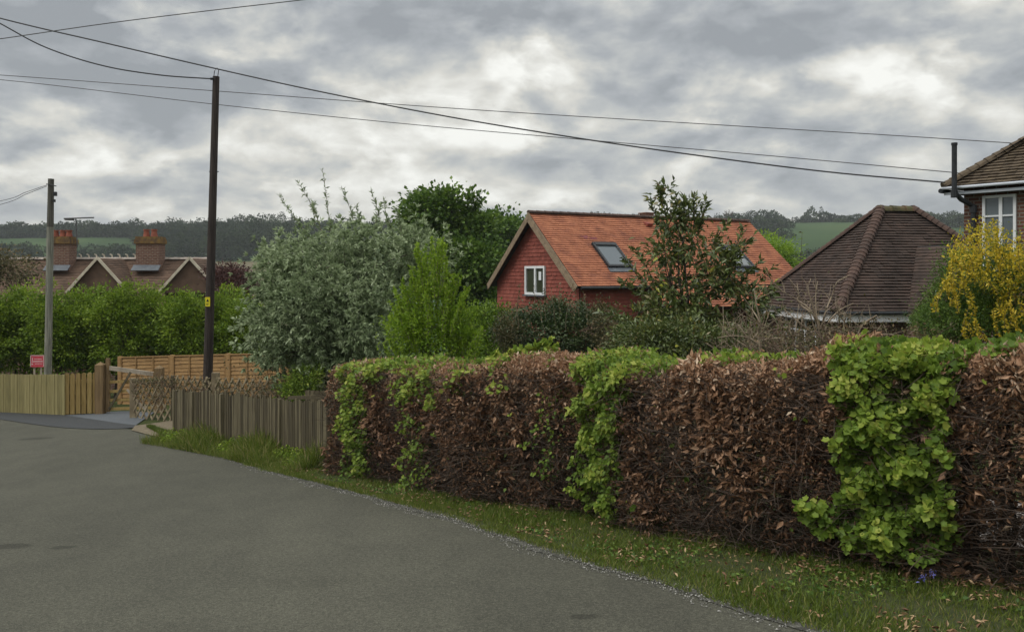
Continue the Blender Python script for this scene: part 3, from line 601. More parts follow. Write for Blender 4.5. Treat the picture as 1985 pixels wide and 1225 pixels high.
# glossy evergreen tree in front of the orange roof
def phot_extra(root, rr, rg):
    d = 16
    for (x0, y0, x1, y1) in ((1300, 470, 1276, 355), (1330, 450, 1310, 372), (1345, 450, 1345, 375), (1350, 460, 1370, 385), (1280, 440, 1262, 392), (1270, 570, 1208, 497), (1270, 560, 1225, 478), (1280, 600, 1205, 545), (1270, 640, 1225, 585),
                             (1400, 560, 1462, 455), (1410, 520, 1440, 440), (1380, 480, 1412, 430), (1420, 600, 1500, 515), (1420, 620, 1505, 545), (1430, 640, 1490, 580), (1400, 500, 1450, 470), (1320, 430, 1330, 385), (1285, 400, 1280, 365), (1275, 660, 1185, 600), (1265, 640, 1160, 605), (1440, 600, 1512, 560), (1450, 620, 1520, 600), (1400, 640, 1480, 640), (1380, 560, 1425, 500), (1350, 540, 1390, 470), (1430, 560, 1475, 505), (1250, 660, 1200, 620)):
        dd = d+rr.uniform(-.5, .5); sprig(root, rr, rg, P(x0, y0, dd), P(x1, y1, dd), M['photinia'], 'bark', .13, .36, 52, 'fold', name='branch', r=.012, spread=.75)
plant('evergreen_tree', 'loose glossy-leaved evergreen tree in front of the orange roof', 'tree', on(3.2, 16.3),
      [E(1340, 415, 16, 34, .35, 30), E(1305, 430, 16, 30, .35, 28), E(1290, 385, 16, 14, .25, 22), E(1350, 480, 16, 50, .6, 30), E(1290, 490, 16, 34, .5, 36), E(1320, 560, 16, 75, .9, 42), E(1390, 500, 16, 42, .5, 28), E(1400, 545, 16, 40, .6, 25), E(1260, 560, 16, 45, .6, 28), E(1240, 610, 16, 45, .6, 28), E(1330, 620, 15.8, 100, 1, 45), E(1440, 580, 15.8, 48, .7, 28), E(1290, 660, 15.6, 95, 1, 28), E(1430, 650, 16, 60, .8, 25)],
      235, 24, .11, .135, .36, M['photinia'], 'fold', .06, 'bark', 34, 18, extra=phot_extra, droop=.05, shell=.25, tipnoise=.5)
plant('laurel_bush', 'low dark green bush at the foot of the glossy evergreen tree', 'shrub', on(2.6, 14.6),
      [E(1260, 660, 14.5, 75, .7, 32), E(1340, 655, 14.5, 70, .7, 34), E(1410, 665, 14.5, 50, .6, 25)], 200, 50, .10, .075, .45, M['photinia'], 'fold', .04, 'bark', 12, 19, stems=3, tintbias=-.05)
# golden privet and its green lower half, right
def gold_extra(root, rr, rg):
    cl = []
    for k in range(56):
        x = rr.uniform(1862, 2040); top = np.interp(x, [1838, 1850, 1880, 1905, 1925, 1945, 1970, 1985, 2030], [500, 485, 470, 440, 440, 480, 468, 470, 480])
        y = top+rr.random()**1.2*150*np.interp(x, [1840, 1900, 2000], [.35, .7, 1.2]); cl.append(tuple(P(x, y, 11.95+rr.uniform(-.35, .25))))
    cl = np.array(cl); n = 56*70; ci = np.repeat(np.arange(56), 70); pp = cl[ci]+rg.normal(size=(n, 3))*.085; D = rg.normal(size=(n, 3))*.7; D[:, 2] += .6
    leaves('golden_leaves', pp, D, .042*(.6+.8*rg.random(n)), .45, M['yellow_leaf'], root, 'fold', tint=.45+(rg.random(56)-.5)[ci]*.5+rg.normal(size=n)*.2)
    for k in range(80):
        x = rr.uniform(1835, 2030); top = np.interp(x, [1835, 1850, 1880, 1905, 1925, 1945, 1970, 1985, 2030], [478, 475, 458, 425, 425, 470, 455, 458, 470])
        y = top+rr.random()**1.3*190; dd = 12.2+rr.uniform(-.7, .5); dx = rr.uniform(-34, 34)
        if x < 1870 and y > 560: continue
        sprig(root, rr, rg, P(x+dx, y+rr.uniform(40, 70), dd), P(x, y, dd-.15), M['yellow_leaf'], 'bark_pale', .050, .45, 46, 'fold', r=.004, spread=1.0, tb=.05)
    for (x, y) in ((1835, 545), (1850, 560), (1842, 530), (1965, 600), (1975, 640), (1960, 580), (1940, 650), (1890, 620), (1925, 600)):
        sprig(root, rr, rg, P(x+8, y+50, 11.6), P(x, y, 11.4), M['yellow_leaf'], 'bark_pale', .042, .45, 70, 'fold', r=.004, spread=.75, tb=.1)
plant('golden_privet', 'tall yellow-leaved privet with green inner growth in front of the brick house', 'shrub', on(7.0, 12.8),
      [E(1900, 545, 12.6, 70, .7, 80), E(1960, 560, 12.6, 80, .8, 90), E(1870, 600, 12.6, 70, .7, 55), E(1920, 630, 12.4, 100, .8, 45), E(2020, 560, 12.6, 60, .8, 90)],
      460, 70, .09, .042, .45, M['privet'], 'fold', .06, 'bark_pale', 24, 22, up=.25, stems=4, extra=gold_extra)
plant('conifer_bush', 'rounded feathery green bush left of the yellow privet', 'shrub', on(6.9, 14.2),
      [E(1835, 628, 14, 46, .6, 40), E(1810, 622, 14, 26, .5, 28)], 210, 110, .07, .045, .22, M['privet'], 'flat', .05, 'bark', 14, 23, tintbias=.0, stems=2)

def tangle(name, label, base, x0, x1, ytop, ybot, d, n, seed, mat='twig', fol=None, nleaf=0, rad=.007, lab2=None):
    """a leafless shrub: many forking stems"""
    rr = random.Random(seed); rg = np.random.default_rng(seed); root = thing(name, label, 'shrub', base); paths = []; tips = []
    for k in range(n):
        fx = rr.uniform(x0, x1); a = Vector(base)+Vector((((fx-HX)/FPX*d-base[0])*rr.uniform(.5, 1), rr.uniform(-.4, .4), rr.uniform(0, .3)))
        y1 = ybot+(ytop-ybot)*rr.random()**.7; b = P(fx+rr.uniform(-50, 50), y1, d+rr.uniform(-.6, .6))
        r0 = rad*rr.uniform(.5, 1.3); pp = bend(a, b, 6, .14, rr); paths.append((pp, [r0*(1-.13*i) for i in range(7)]))
        for _ in range(5):
            s_ = pp[rr.randrange(2, 6)]; q = s_+Vector((rr.uniform(-1, 1), rr.uniform(-.7, .7), rr.uniform(-.5, .9)))*rr.uniform(.2, .6)
            bb = bend(s_, q, 3, .15, rr); paths.append((bb, [r0*.5, r0*.42, r0*.3, r0*.2])); tips.append(q)
            for _ in range(3):
                q2 = bb[2]+Vector((rr.uniform(-1, 1), rr.uniform(-1, 1), rr.uniform(-.6, .9)))*rr.uniform(.1, .28); paths.append(([bb[2], q2], [r0*.25, r0*.12])); tips.append(q2)
    tubes(paths, M[mat], 'stems', root, 4)
    if fol:
        T = np.array([tuple(t) for t in tips]); p = T[rg.integers(len(T), size=nleaf)]+rg.normal(size=(nleaf, 3))*.09
        leaves('foliage', p, rg.normal(size=(nleaf, 3)), .045*(.6+.8*rg.random(nleaf)), .55, M[fol], root, 'fold')
    return root
tangle('bare_shrub', 'tangled bare-stemmed shrub with pale upright stems before the dark bungalow roof', on(5.5, 13.2), 1480, 1640, 545, 690, 13, 34, 31, 'twig_pale', 'dull', 500, .017)
bs_ = [o for o in COL.objects if o.name == 'bare_shrub'][0]; mb = MB(); r9 = random.Random(9)
for ln in (((1500, 555), (1522, 568), (1545, 582), (1570, 600), (1588, 640), (1600, 695)), ((1585, 545), (1581, 575), (1583, 610), (1590, 650), (1596, 690)), ((1642, 537), (1622, 548), (1612, 575), (1600, 605), (1592, 640)),
           ((1572, 540), (1566, 560), (1575, 590), (1583, 620)), ((1655, 588), (1630, 600), (1606, 625), (1594, 660)), ((1545, 548), (1548, 570), (1552, 590), (1572, 605)), ((1520, 600), (1545, 622), (1575, 650), (1596, 680)),
           ((1390, 655), (1420, 651), (1450, 655), (1478, 672)), ((1440, 575), (1458, 600), (1472, 625), (1470, 650), (1476, 690)), ((1462, 560), (1466, 590), (1474, 630), (1466, 652)), ((1660, 655), (1700, 648), (1740, 650), (1775, 655)), ((1655, 700), (1662, 655), (1672, 630), (1700, 612))):
    dd = 12.7+r9.uniform(-.3, .3); pp = catmull([P(x_, y_, dd+r9.uniform(-.08, .08)) for x_, y_ in ln], 4); n_ = len(pp); mb.tube(pp, [.006+.012*i/n_ for i in range(n_)], 5)
    for _ in range(4): q_ = pp[r9.randrange(2, n_-2)]; mb.tube(bend(q_, q_+Vector((r9.uniform(-.25, .25), r9.uniform(-.1, .1), r9.uniform(.05, .3))), 3, .12, r9), [.007, .005, .004, .002], 4)
build(mb, 'branches', M['twig_pale'], bs_, True)
tangle('brown_shrub', 'wide brown twiggy shrub with a few green leaves below the bungalow gutter', on(6.3, 12.4), 1500, 1790, 632, 700, 12.5, 120, 33, 'twig', 'dull', 12000, .011)
tangle('leafless_shrub', 'pale leafless branches rising beside the glossy evergreen tree', on(4.4, 13.8), 1390, 1500, 590, 690, 13.6, 34, 35, 'twig_pale', 'dull', 900, .016)
tangle('climbing_rose', 'thin grey-brown climber over the lattice beside the silver tree', on(-4.9, 17.6), 505, 590, 695, 770, 17.6, 26, 36, 'twig_pale', 'dull', 2500, .007)
plant('young_shrub', 'small fresh green shrub under the silver tree behind the old fence', 'shrub', on(-4.0, 16.6),
      [E(590, 730, 16.5, 32, .4, 28), E(575, 760, 16.5, 35, .4, 22)], 60, 45, .08, .055, .6, M['maple'], 'fold', .02, 'bark', 8, 37, stems=2)
# tall green screen behind the left fence: several big shrubs
xs_ = [(-40, 560), (35, 548), (105, 562), (165, 552), (230, 545), (300, 556), (360, 566), (432, 560), (478, 585)]
sl = ['leftmost tall green shrub at the photo edge behind the sawn board fence', 'tall green shrub just left of the grey pole', 'tall green shrub just right of the grey pole', 'tall green shrub behind the fence corner, below the first small gable',
      'highest pale-topped green shrub right of the first small gable', 'tall green shrub between the two small gables', 'tall green shrub left of the tall brown pole', 'tall green shrub just right of the tall brown pole', 'green shrub pressed against the silver tree']
for i, (px, py) in enumerate(xs_):
    d = 29.8+(.8 if i % 2 else 0); cxp = P(px, 640, d)
    h = 715-py-8
    plant('screen_shrub', sl[i], 'shrub', on(cxp.x, d), [E(px, py+h*.62, d, 56, .9, h*.5), E(px+28, py+h*.66, d+.1, 42, .9, h*.46), E(px+10*math.sin(i*2), py+h*.30, d, 34, .7, h*.30), E(px-18, py+h*.42, d+.2, 30, .7, h*.3)],
          230, 66, .15, .10, .55, M['hedgegreen'], 'fold', .06, 'bark', 12, 50+i, group='tall shrubs behind the left fence', tipnoise=.4, up=.15, stems=2)
plant('copper_bush', 'reddish-brown bush right of the tall brown pole, beyond the green shrubs', 'shrub', on(-12.5, 38),
      [E(450, 545, 37, 35, 1, 28), E(475, 560, 37, 25, 1, 25), E(425, 535, 38, 18, .8, 18)], 100, 50, .2, .12, .5, M['copper'], 'fold', .06, 'twig', 14, 71)
plant('olive_bush', 'thin olive bush at the left photo edge before the old tiled roof', 'shrub', on(-21, 36),
      [E(20, 520, 35, 45, 1, 32), E(-20, 510, 35, 40, 1, 35)], 90, 40, .22, .12, .5, M['dull'], 'fold', .05, 'bark', 12, 72)
plant('willow_tree', 'yellow-green willow between the orange roof and the dark bungalow roof', 'tree', on(19, 62),
      [E(1505, 500, 60, 38, 1.5, 38), E(1485, 480, 60, 20, 1.2, 25), E(1520, 540, 60, 30, 1.2, 40)], 150, 60, .3, .22, .3, M['lime'], 'flat', .2, 'bark', 14, 73, droop=.4)
# thin sapling with a few last leaves
def sapling():
    root = thing('bare_sapling', 'single thin bare stem standing against the far green hill', 'sapling', on(5.9, 18))
    rr = random.Random(5); rg = np.random.default_rng(5); d = 18
    sprig(root, rr, rg, on(5.9, 18), P(1555, 450, d), M['dull'], 'twig', .06, .5, 10, 'fold', name='stem', r=.012)
    return root
sapling()

# ------------------------------------------------------------------ the beech hedge
HW, HH = 1.15, 1.53
HCa = np.array([(p.x, p.y) for p in HC]); seg = np.linalg.norm(np.diff(HCa, axis=0), axis=1); HS = np.concatenate([[0], np.cumsum(seg)]); HL = HS[-1]
def hc(s):
    s = np.clip(s, 0, HL); x = np.interp(s, HS, HCa[:, 0]); y = np.interp(s, HS, HCa[:, 1])
    e = .25; tx = np.interp(np.clip(s+e, 0, HL), HS, HCa[:, 0])-np.interp(np.clip(s-e, 0, HL), HS, HCa[:, 0]); ty = np.interp(np.clip(s+e, 0, HL), HS, HCa[:, 1])-np.interp(np.clip(s-e, 0, HL), HS, HCa[:, 1])
    n = np.hypot(tx, ty); tx, ty = tx/n, ty/n
    return x, y, tx, ty, ty, -tx       # position, tangent, outward normal (towards the road)
_t = np.linspace(0, HL, 400); _x, _y = hc(_t)[:2]; _px = HX+FPX*_x/_y
def s_of(px): return float(np.interp(px, _px, _t))
def hbulge(s, h):     # outline wobble of the clipped hedge, in metres outwards
    return .075*np.sin(s*2.1+.5)+.055*np.sin(s*5.3+h*2)+.045*np.sin(h*7+s*3.1)+.035*np.sin(s*11+h*5)+.02*np.sin(s*23-h*17)-.03*np.clip(1-h/.9, 0, 1)
def hpoint(s, h, o):      # along, height above ground, inset from the front face
    x, y, tx, ty, nx, ny = hc(s); b = hbulge(s, h); X = x+nx*(b-o); Y = y+ny*(b-o)
    return np.stack([X, Y, G(x, y)+h], -1), np.stack([nx, ny, np.zeros_like(nx)], -1), np.stack([tx, ty, np.zeros_like(tx)], -1)
def htop(s): return HH+.045*np.sin(s*1.7)+.035*np.sin(s*4.9)+.025*np.sin(s*9.7)+.02*np.sin(s*23)
def shell_sample(n, part, rg, thick=.2):
    s = rg.random(n)*HL
    if part == 'front':
        T = htop(s); h = rg.random(n)*T; o = np.abs(rg.normal(size=n))*thick*.6+.0
        r_ = np.clip((h-(T-.28))/.28, 0, 1); o = o+.22*(1-np.sqrt(np.clip(1-r_**2, 0, 1)))
    elif part == 'top':
        T = htop(s); o = rg.random(n)*HW; h = T-np.abs(rg.normal(size=n))*thick*.5-.10*np.clip(1-o/.2, 0, 1)-.10*np.clip((o-HW+.2)/.2, 0, 1)
    elif part == 'back':
        T = htop(s); h = rg.random(n)*T; o = HW-np.abs(rg.normal(size=n))*thick*.6
    elif part == 'end':
        s = np.abs(rg.normal(size=n))*.12; o = rg.random(n)*HW; h = rg.random(n)*htop(s)
    elif part == 'inner':
        T = htop(s); h = rg.random(n)*(T-.1); o = .12+rg.random(n)*(HW-.3)
    return s, h, o
# green plants in the hedge: (px range, inset) as soft regions in (s, h, o)
def region(s, h, o, kind):
    def bump(v, a, b, w): return 1/(1+np.exp(-(v-a)/w))*1/(1+np.exp((v-b)/w))
    nz = .27*np.sin(s*9+h*6)+.22*np.sin(s*17-h*11)+.17*np.sin(h*23+s*5)+.15*np.sin(s*37+h*31)+.12*np.sin(s*61-h*53)
    if kind == 0:     # right bush: hangs like a curtain, spreading on top
        a = s_of(1625)+.12*(1.3-h)*0; b = s_of(1840)
        m = bump(s, a-.10*np.clip(h-.9, 0, 1), b+.10*np.clip(h-.9, 0, 1), .035)*bump(h, .18, 3, .04)
        top = bump(s, s_of(1640), s_of(1990), .05)*bump(h, 1.30+.24*np.clip((s-s_of(1790))/.2, 0, 1), 3, .02)
        low = bump(s, s_of(1545), s_of(1660), .03)*bump(h, .28, .52, .03)
        return np.maximum(np.maximum(m, top), low)+nz*.45
    if kind == 1:     # middle bush
        a = s_of(1105)+.0; b = s_of(1205)
        m = bump(s, a, b+.30*np.clip(h-.9, 0, 1), .04)*bump(h, .10, 3, .04)
        top = bump(s, s_of(1110), s_of(1440), .06)*bump(h, 1.36, 3, .03)*bump(o, .12+.3*np.clip((s-s_of(1230))/1., 0, 1), 9, .05)
        return np.maximum(m, top)+nz*.45
    if kind == 2:     # left bush
        m = bump(s, s_of(672), s_of(715), .06)*bump(h, .02, 3, .05)
        top = bump(s, s_of(665), s_of(850), .08)*bump(h, 1.40, 3, .03)*bump(o, .05+.4*np.clip((s-s_of(740))/1.2, 0, 1), 9, .05)
        mid = np.maximum(bump(s, s_of(770), s_of(850), .10)*bump(h, 1.05, 1.5, .05)*.85, bump(s, s_of(660), s_of(1000), .15)*bump(h, 1.2, 3, .08)*.42)
        return np.maximum(np.maximum(m*.9, top), mid)+nz*.5
    if kind == 3:     # small low one
        return bump(s, s_of(775), s_of(825), .08)*bump(h, .05, .95, .05)*.98+nz*.55
    if kind == 4:     # thin one left of the middle bush
        return bump(s, s_of(1035), s_of(1085), .05)*bump(h, .35, 1.3, .06)*.80+nz*.55
rg = np.random.default_rng(99)
hb = on(float(HCa[0, 0]), float(HCa[0, 1])); hedge = thing('beech_hedge', 'long clipped beech hedge in brown winter leaf along the road verge', 'hedge', hb)
def make_dead(part, n, size, thick):
    s, h, o = shell_sample(n, part, rg, thick)
    low = np.interp(h, [0, .12, .3, .55, .85, 1.15, 1.62], [.16, .26, .33, .44, .70, 1, 1])
    s0_ = s; low = (low if part != 'inner' else np.maximum(low, .35))*(.75+.35*np.sin(s*3.1+h*4)+.30*np.sin(s*7.7-h*9)+.25*np.sin(s*19+h*13))
    gr = np.max([region(s, h, o, k) for k in range(3)], axis=0)
    k = (rg.random(n) < np.clip(low, 0.02, 1)) & (gr < .55+.75*rg.random(n)); s, h, o = s[k], h[k], o[k]
    p, nn, tt = hpoint(s, h, o); m = len(s)
    D = rg.normal(size=(m, 3))*.7+nn*(.35 if part == 'front' else 0); D[:, 2] += -.35 if part != 'top' else .5
    sz = size*(.42+1.0*rg.random(m)**1.4)*(1+.25*np.sin(s*4.3+h*3))
    clump = .5+.3*np.sin(s*6.1+2*np.sin(h*5))*np.sin(h*6.3+1.3*np.sin(s*4)); tint = .22+.62*clump*rg.random(m)+rg.random(m)**4*.5+np.interp(h, [.5, 1.05, 1.45], [-.10, .10, .24])  # tint also darker low, paler on top: hedge shading put into leaf colour
    return p, D, sz, tint
parts = [make_dead('front', 95000, .058, .17), make_dead('top', 60000, .052, .12), make_dead('back', 14000, .065, .15), make_dead('end', 9000, .055, .1), make_dead('inner', 60000, .07, .1)]
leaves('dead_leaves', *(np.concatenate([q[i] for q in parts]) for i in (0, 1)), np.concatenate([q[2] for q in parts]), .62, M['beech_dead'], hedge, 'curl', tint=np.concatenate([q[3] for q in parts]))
# stems and twigs
rr = random.Random(77); mb = MB(); s = .08
def HPt(s, h, o): return Vector(hpoint(np.array([s]), np.array([h]), np.array([o]))[0][0])
while s < HL:
    o = rr.uniform(.35, .8); r0 = rr.uniform(.016, .042); pp = [HPt(s, -.05, o)]
    ds = 0
    for k in range(1, 7): ds += rr.uniform(-.05, .05); o += rr.uniform(-.06, .06); pp.append(HPt(s+ds, k*.23, o))
    mb.tube(pp, [r0*(1-.11*i) for i in range(7)], 7, cap=False); s += rr.uniform(.18, .34)
for px, r0 in ((1858, .055), (1745, .04), (1640, .04), (1925, .045), (1560, .032), (1390, .032)):
    s = s_of(px); pp = [HPt(s+rr.uniform(-.02, .02), -.05+k*.22, .30+rr.uniform(-.03, .03)) for k in range(7)]; mb.tube(pp, [r0*(1-.08*i) for i in range(7)], 8, cap=False)
build(mb, 'stems', M['bark'], hedge, True)
def twigs(n, length, rad, seed, region_px=None):
    r = np.random.default_rng(seed); s = r.random(n)*HL; h = .04+r.random(n)**1.15*1.4; o = -.01+r.random(n)**1.3*.6; k = r.random(n) < .15; o[k] = r.random(k.sum())*HW
    p, nn, tt = hpoint(s, h, o); D = unit(tt*r.normal(size=(n, 1))+nn*r.random((n, 1))*.7+r.normal(size=(n, 3))*.35); L_ = length*(.4+r.random(n))
    return p, D, L_
tp, tD, tL = twigs(72000, .24, .002, 3)
leaves('twigs', tp, tD, tL, .026, M['beech_twig'], hedge, 'blade')
s_, h_, o_ = shell_sample(9000, 'top', rg, .05); p_, nn_, tt_ = hpoint(s_, h_-.04, o_); D_ = rg.normal(size=p_.shape)*.4; D_[:, 2] += 1
leaves('clipped_twigs', p_, D_, .05+.07*rg.random(len(p_)), .05, M['twig'], hedge, 'blade')
# green bushes standing in the hedge
gl = ['broad curtain of fresh lobed green leaves in the hedge, nearest the camera', 'fresh green bush in the middle of the hedge, spreading over its top', 'narrow green bush in the hedge at its end by the old fence',
      'small low green plant at the hedge foot, right of the leftmost green bush', 'thin dull green bush in the hedge just left of the middle green bush']
spec = [(0, 1732, 36000, .056, .075), (1, 1155, 32000, .055, .065), (2, 694, 18000, .050, .06), (3, 800, 7500, .046, .05), (4, 1060, 7500, .046, .045)]
for k, px, n, sz, out in spec:
    b = HPt(s_of(px), 0, .45); b.z = g(b.x, b.y); root = thing('field_maple', gl[k], 'bush', b, 'green bushes growing in the hedge')
    P_, D_, T_ = [], [], []
    for part, frac in (('front', .72), ('top', .28)):
        nn_ = int(n*frac*4); s, h, o = shell_sample(nn_, part, rg, .16); m = region(s, h, o, k)+.085*rg.normal(size=nn_)-.26*np.clip(np.sin(s*19+h*13+k)*np.sin(h*21-s*9), 0, 1) > .5
        s, h, o = s[m], h[m], o[m]; q = int(n*frac)
        if len(s) > q: s, h, o = s[:q], h[:q], o[:q]
        lump = .06*np.sin(s*14+h*9)+.06*np.sin(h*17-s*8)+.03*np.sin(s*31+h*27)
        p, nn, tt = hpoint(s, h+(.03 if part == 'top' else 0), o-out-lump)
        D = nn*.55+rg.normal(size=p.shape)*.55; D[:, 2] += -.75 if part == 'front' else .25
        P_.append(p); D_.append(D); T_.append(.45+lump*3+rg.normal(size=len(s))*.2-(.25 if k == 4 else 0)+np.interp(h, [.3, 1.5], [-.06, .10]))
    p = np.concatenate(P_); D = np.concatenate(D_); m = len(p); nb = rg.normal(size=(m, 3))*.45+np.array([0, -.5, .8])
    if k in (0, 1):      # loose shoots on the top
        pass
    lk = 'lobed' if k in (0, 2, 3) else 'fold'
    leaves('foliage', p, D, sz*(.55+.7*rg.random(m)), .8 if lk == 'lobed' else .72, M['maple'], root, lk, nb=nb, tint=np.concatenate(T_))
    r2 = random.Random(k+5); paths = []
    for j in range(7 if k < 2 else 3):
        s0 = s_of(px)+r2.uniform(-.15, .15); a = HPt(s0, -.04, r2.uniform(.3, .6)); q = HPt(s0+r2.uniform(-.3, .3)*(1 if k < 2 else .4), r2.uniform(.7, 1.5)*(1 if k != 3 else .4), r2.uniform(.1, .5)); paths.append((bend(a, q, 5, .05, r2), [.018-.0025*i for i in range(6)]))
    tubes(paths, M['bark'], 'stems', root, 6)
# tall fresh shoots above the hedge top
def shoot_group(name, label, px, d, tips, lsize, n, seed):
    rr = random.Random(seed); rg_ = np.random.default_rng(seed); b = on((px-HX)/FPX*d, d); root = thing(name, label, 'shoot', b)
    for (x1, y1, x0, y0) in tips: sprig(root, rr, rg_, P(x0, y0, d), P(x1, y1, d-.05), M['maple'], 'bark', lsize, .75, n, 'lobed', r=.006, spread=.7, tb=.25)
shoot_group('maple_shoots', 'pale green leafy shoots rising behind the hedge under the dark evergreen bush', 1050, 10.4,
            ((1068, 658, 1040, 700), (1080, 668, 1060, 705), (1040, 668, 1010, 700), (1000, 676, 970, 702), (1020, 672, 985, 700), (1075, 680, 1050, 705), (960, 684, 950, 705), (1052, 664, 1030, 700)), .07, 38, 3)
# reedy grass leaning out of the hedge foot
def tuft(name, label, px, py, n, ln, seed):
    r = np.random.default_rng(seed); c = GP(px, py); p = np.array(tuple(c))+r.normal(size=(n, 3)).clip(-1.8, 1.8)*np.array([.13, .05, 0]); p[:, 2] = G(p[:, 0], p[:, 1])
    D = r.normal(size=(n, 3))*.5; D[:, 2] = 1; D[:, 0] += .3
    tag(leaves(name, p, D, ln*(.5+r.random(n)), .035, M['grass'], None, 'blade', tint=.55+.2*r.normal(size=n), base=c), label, 'grass tuft')
tuft('grass_tuft', 'long pale grass blades leaning at the hedge foot right of the middle green bush', 1255, 1035, 60, .26, 4)
tuft('grass_tuft', 'leafy green tuft at the hedge foot between the middle and right green bushes', 1385, 1070, 120, .12, 8)
for i, (px, py, h, lab) in enumerate(((1783, 1150, .13, 'taller bluebell at the hedge foot, left of its pair'), (1802, 1146, .15, 'slim bluebell at the hedge foot, right of its pair'), (1822, 1088, .12, 'bluebell higher up among the hedge stems'))):
    b = GP(px, py); root = thing('bluebell', lab, 'flower', b, 'bluebells at the hedge foot'); top = b+Vector((.01, -.02, h)); tubes([([b, b+Vector((0, 0, h*.6)), top], [.003, .0025, .002])], M['bark'], 'stem', root, 5)
    r = np.random.default_rng(i); n = 14; p = np.array(tuple(top))+r.normal(size=(n, 3))*np.array([.009, .009, .022])-np.array([0, 0, .02]); D = r.normal(size=(n, 3))*.6; D[:, 2] -= .6
    leaves('flower_head', p, D, .017+.008*r.random(n), .6, M['bluebell'], root, 'curl')

# ------------------------------------------------------------------ buildings
def tiles(mb, O, U, V, N_, nrow, lo, hi, gauge, tw=.165, lift=.016, rr=random, jit=.3, gap=.004, var=.17):
    """rows of separate tiles on a plane; lo/hi give the row's ends at height v"""
    O, U, V, N_ = map(Vector, (O, U, V, N_))
    for k in range(nrow):
        v0, v1 = k*gauge, (k+1)*gauge; a0, b0, a1, b1 = lo(v0), hi(v0), lo(v1), hi(v1)
        if b0-a0 < .03: continue
        u = a0-(tw/2 if k % 2 else 0)-rr.random()*.01; rt = rr.uniform(-.12, .12)
        while u < b0:
            ua, ub = max(u, a0), min(u+tw-gap, b0)
            if ub-ua > .01:
                fa = (ua-a0)/(b0-a0); fb = (ub-a0)/(b0-a0)
                l0 = lift*(1+jit*rr.uniform(-1, 1)); ta = min(max(ua, a1), b1) if b1 > a1 else (a1+b1)/2; tb = min(max(ub, a1), b1) if b1 > a1 else (a1+b1)/2
                A = O+U*ua+V*v0+N_*l0; B = O+U*ub+V*v0+N_*l0; C_ = O+U*tb+V*v1+N_*.002; D_ = O+U*ta+V*v1+N_*.002; t = min(1, max(0, rr.gauss(.5, var)+rt))
                mb.face([A, B, C_, D_], t=t); mb.face([A-N_*(l0+.004), B-N_*(l0+.004), B, A], t=t*.6)
            u += tw
def capline(mb, a, b, r, step, rr, n=6):
    """ridge or hip capping made of short half-round tiles"""
    a = Vector(a); b = Vector(b); L_ = (b-a).length; k = max(1, int(L_/step)); d = (b-a)/k; u = d.normalized()
    X = u.cross(Vector((0, 0, 1))).normalized(); Y = X.cross(u).normalized()
    for i in range(k):
        p = a+d*i; q = a+d*(i+1); ra, rb = r*1.08, r*.92; t = min(1, max(0, rr.gauss(.5, .22)))
        A = [p+(X*math.cos(math.pi*j/n)+Y*math.sin(math.pi*j/n)*.8)*ra for j in range(n+1)]; B = [q+(X*math.cos(math.pi*j/n)+Y*math.sin(math.pi*j/n)*.8)*rb for j in range(n+1)]
        for j in range(n): mb.face([A[j], B[j], B[j+1], A[j+1]][::-1], t=t)
        mb.face(A, t=t*.6)
def window(parent, O, U, N_, w, h, bars_v=(), bars_h=(), fw=.06, mat='white', depth=.05, sill=True, glass='glass', glabel=None):
    """frame standing proud of the wall with its pane behind the bars"""
    O, U, N_ = map(Vector, (O, U, N_)); Z = Vector((0, 0, 1)); mb = MB()
    def bx(u0, u1, z0, z1, d0, d1): mb.box(O+U*u0+Z*z0+N_*d0, U*(u1-u0), N_*-(d0-d1) if False else N_*(d1-d0), Z*(z1-z0))
    bx(0, fw, 0, h, 0, depth); bx(w-fw, w, 0, h, 0, depth); bx(fw, w-fw, 0, fw, 0, depth); bx(fw, w-fw, h-fw, h, 0, depth)
    for b in bars_v: bx(b-fw*.6, b+fw*.6, fw, h-fw, .001, depth-.004)
    for b, (u0, u1) in bars_h: bx(u0, u1, b-fw*.3, b+fw*.3, .003, depth-.010)
    fr = build(mb, 'window', M[mat], parent)
    g_ = MB(); q = O+N_*.012; g_.face([q+U*fw+Z*fw, q+U*(w-fw)+Z*fw, q+U*(w-fw)+Z*(h-fw), q+U*fw+Z*(h-fw)]); build(g_, 'pane', M[glass], fr)
    if sill:
        s_ = MB(); s_.box(O+U*-.05+Z*-.05, U*(w+.1), N_*(depth+.06), Z*.045); build(s_, 'sill', M['lead'] if mat == 'white' else M[mat], fr)
    return fr
Z = Vector((0, 0, 1))
rr = random.Random(4)

# --- house with the new orange roof
A = P(1025, 413, 31); ux = Vector((.866, .5, 0)); un = Vector((.5, -.866, 0)); RL = 10.65; W2 = 3.07
ridge_z = A.z; eave_z = P(1120, 555, 28.3).z; rise = ridge_z-eave_z; sl_len = math.hypot(W2, rise); gz = g(4, 31)-.3
house = thing('orange_roof_house', 'red tile-hung house with bright orange tiled roof and two roof windows', 'house', Vector((A.x, A.y, gz)))
ov = .28
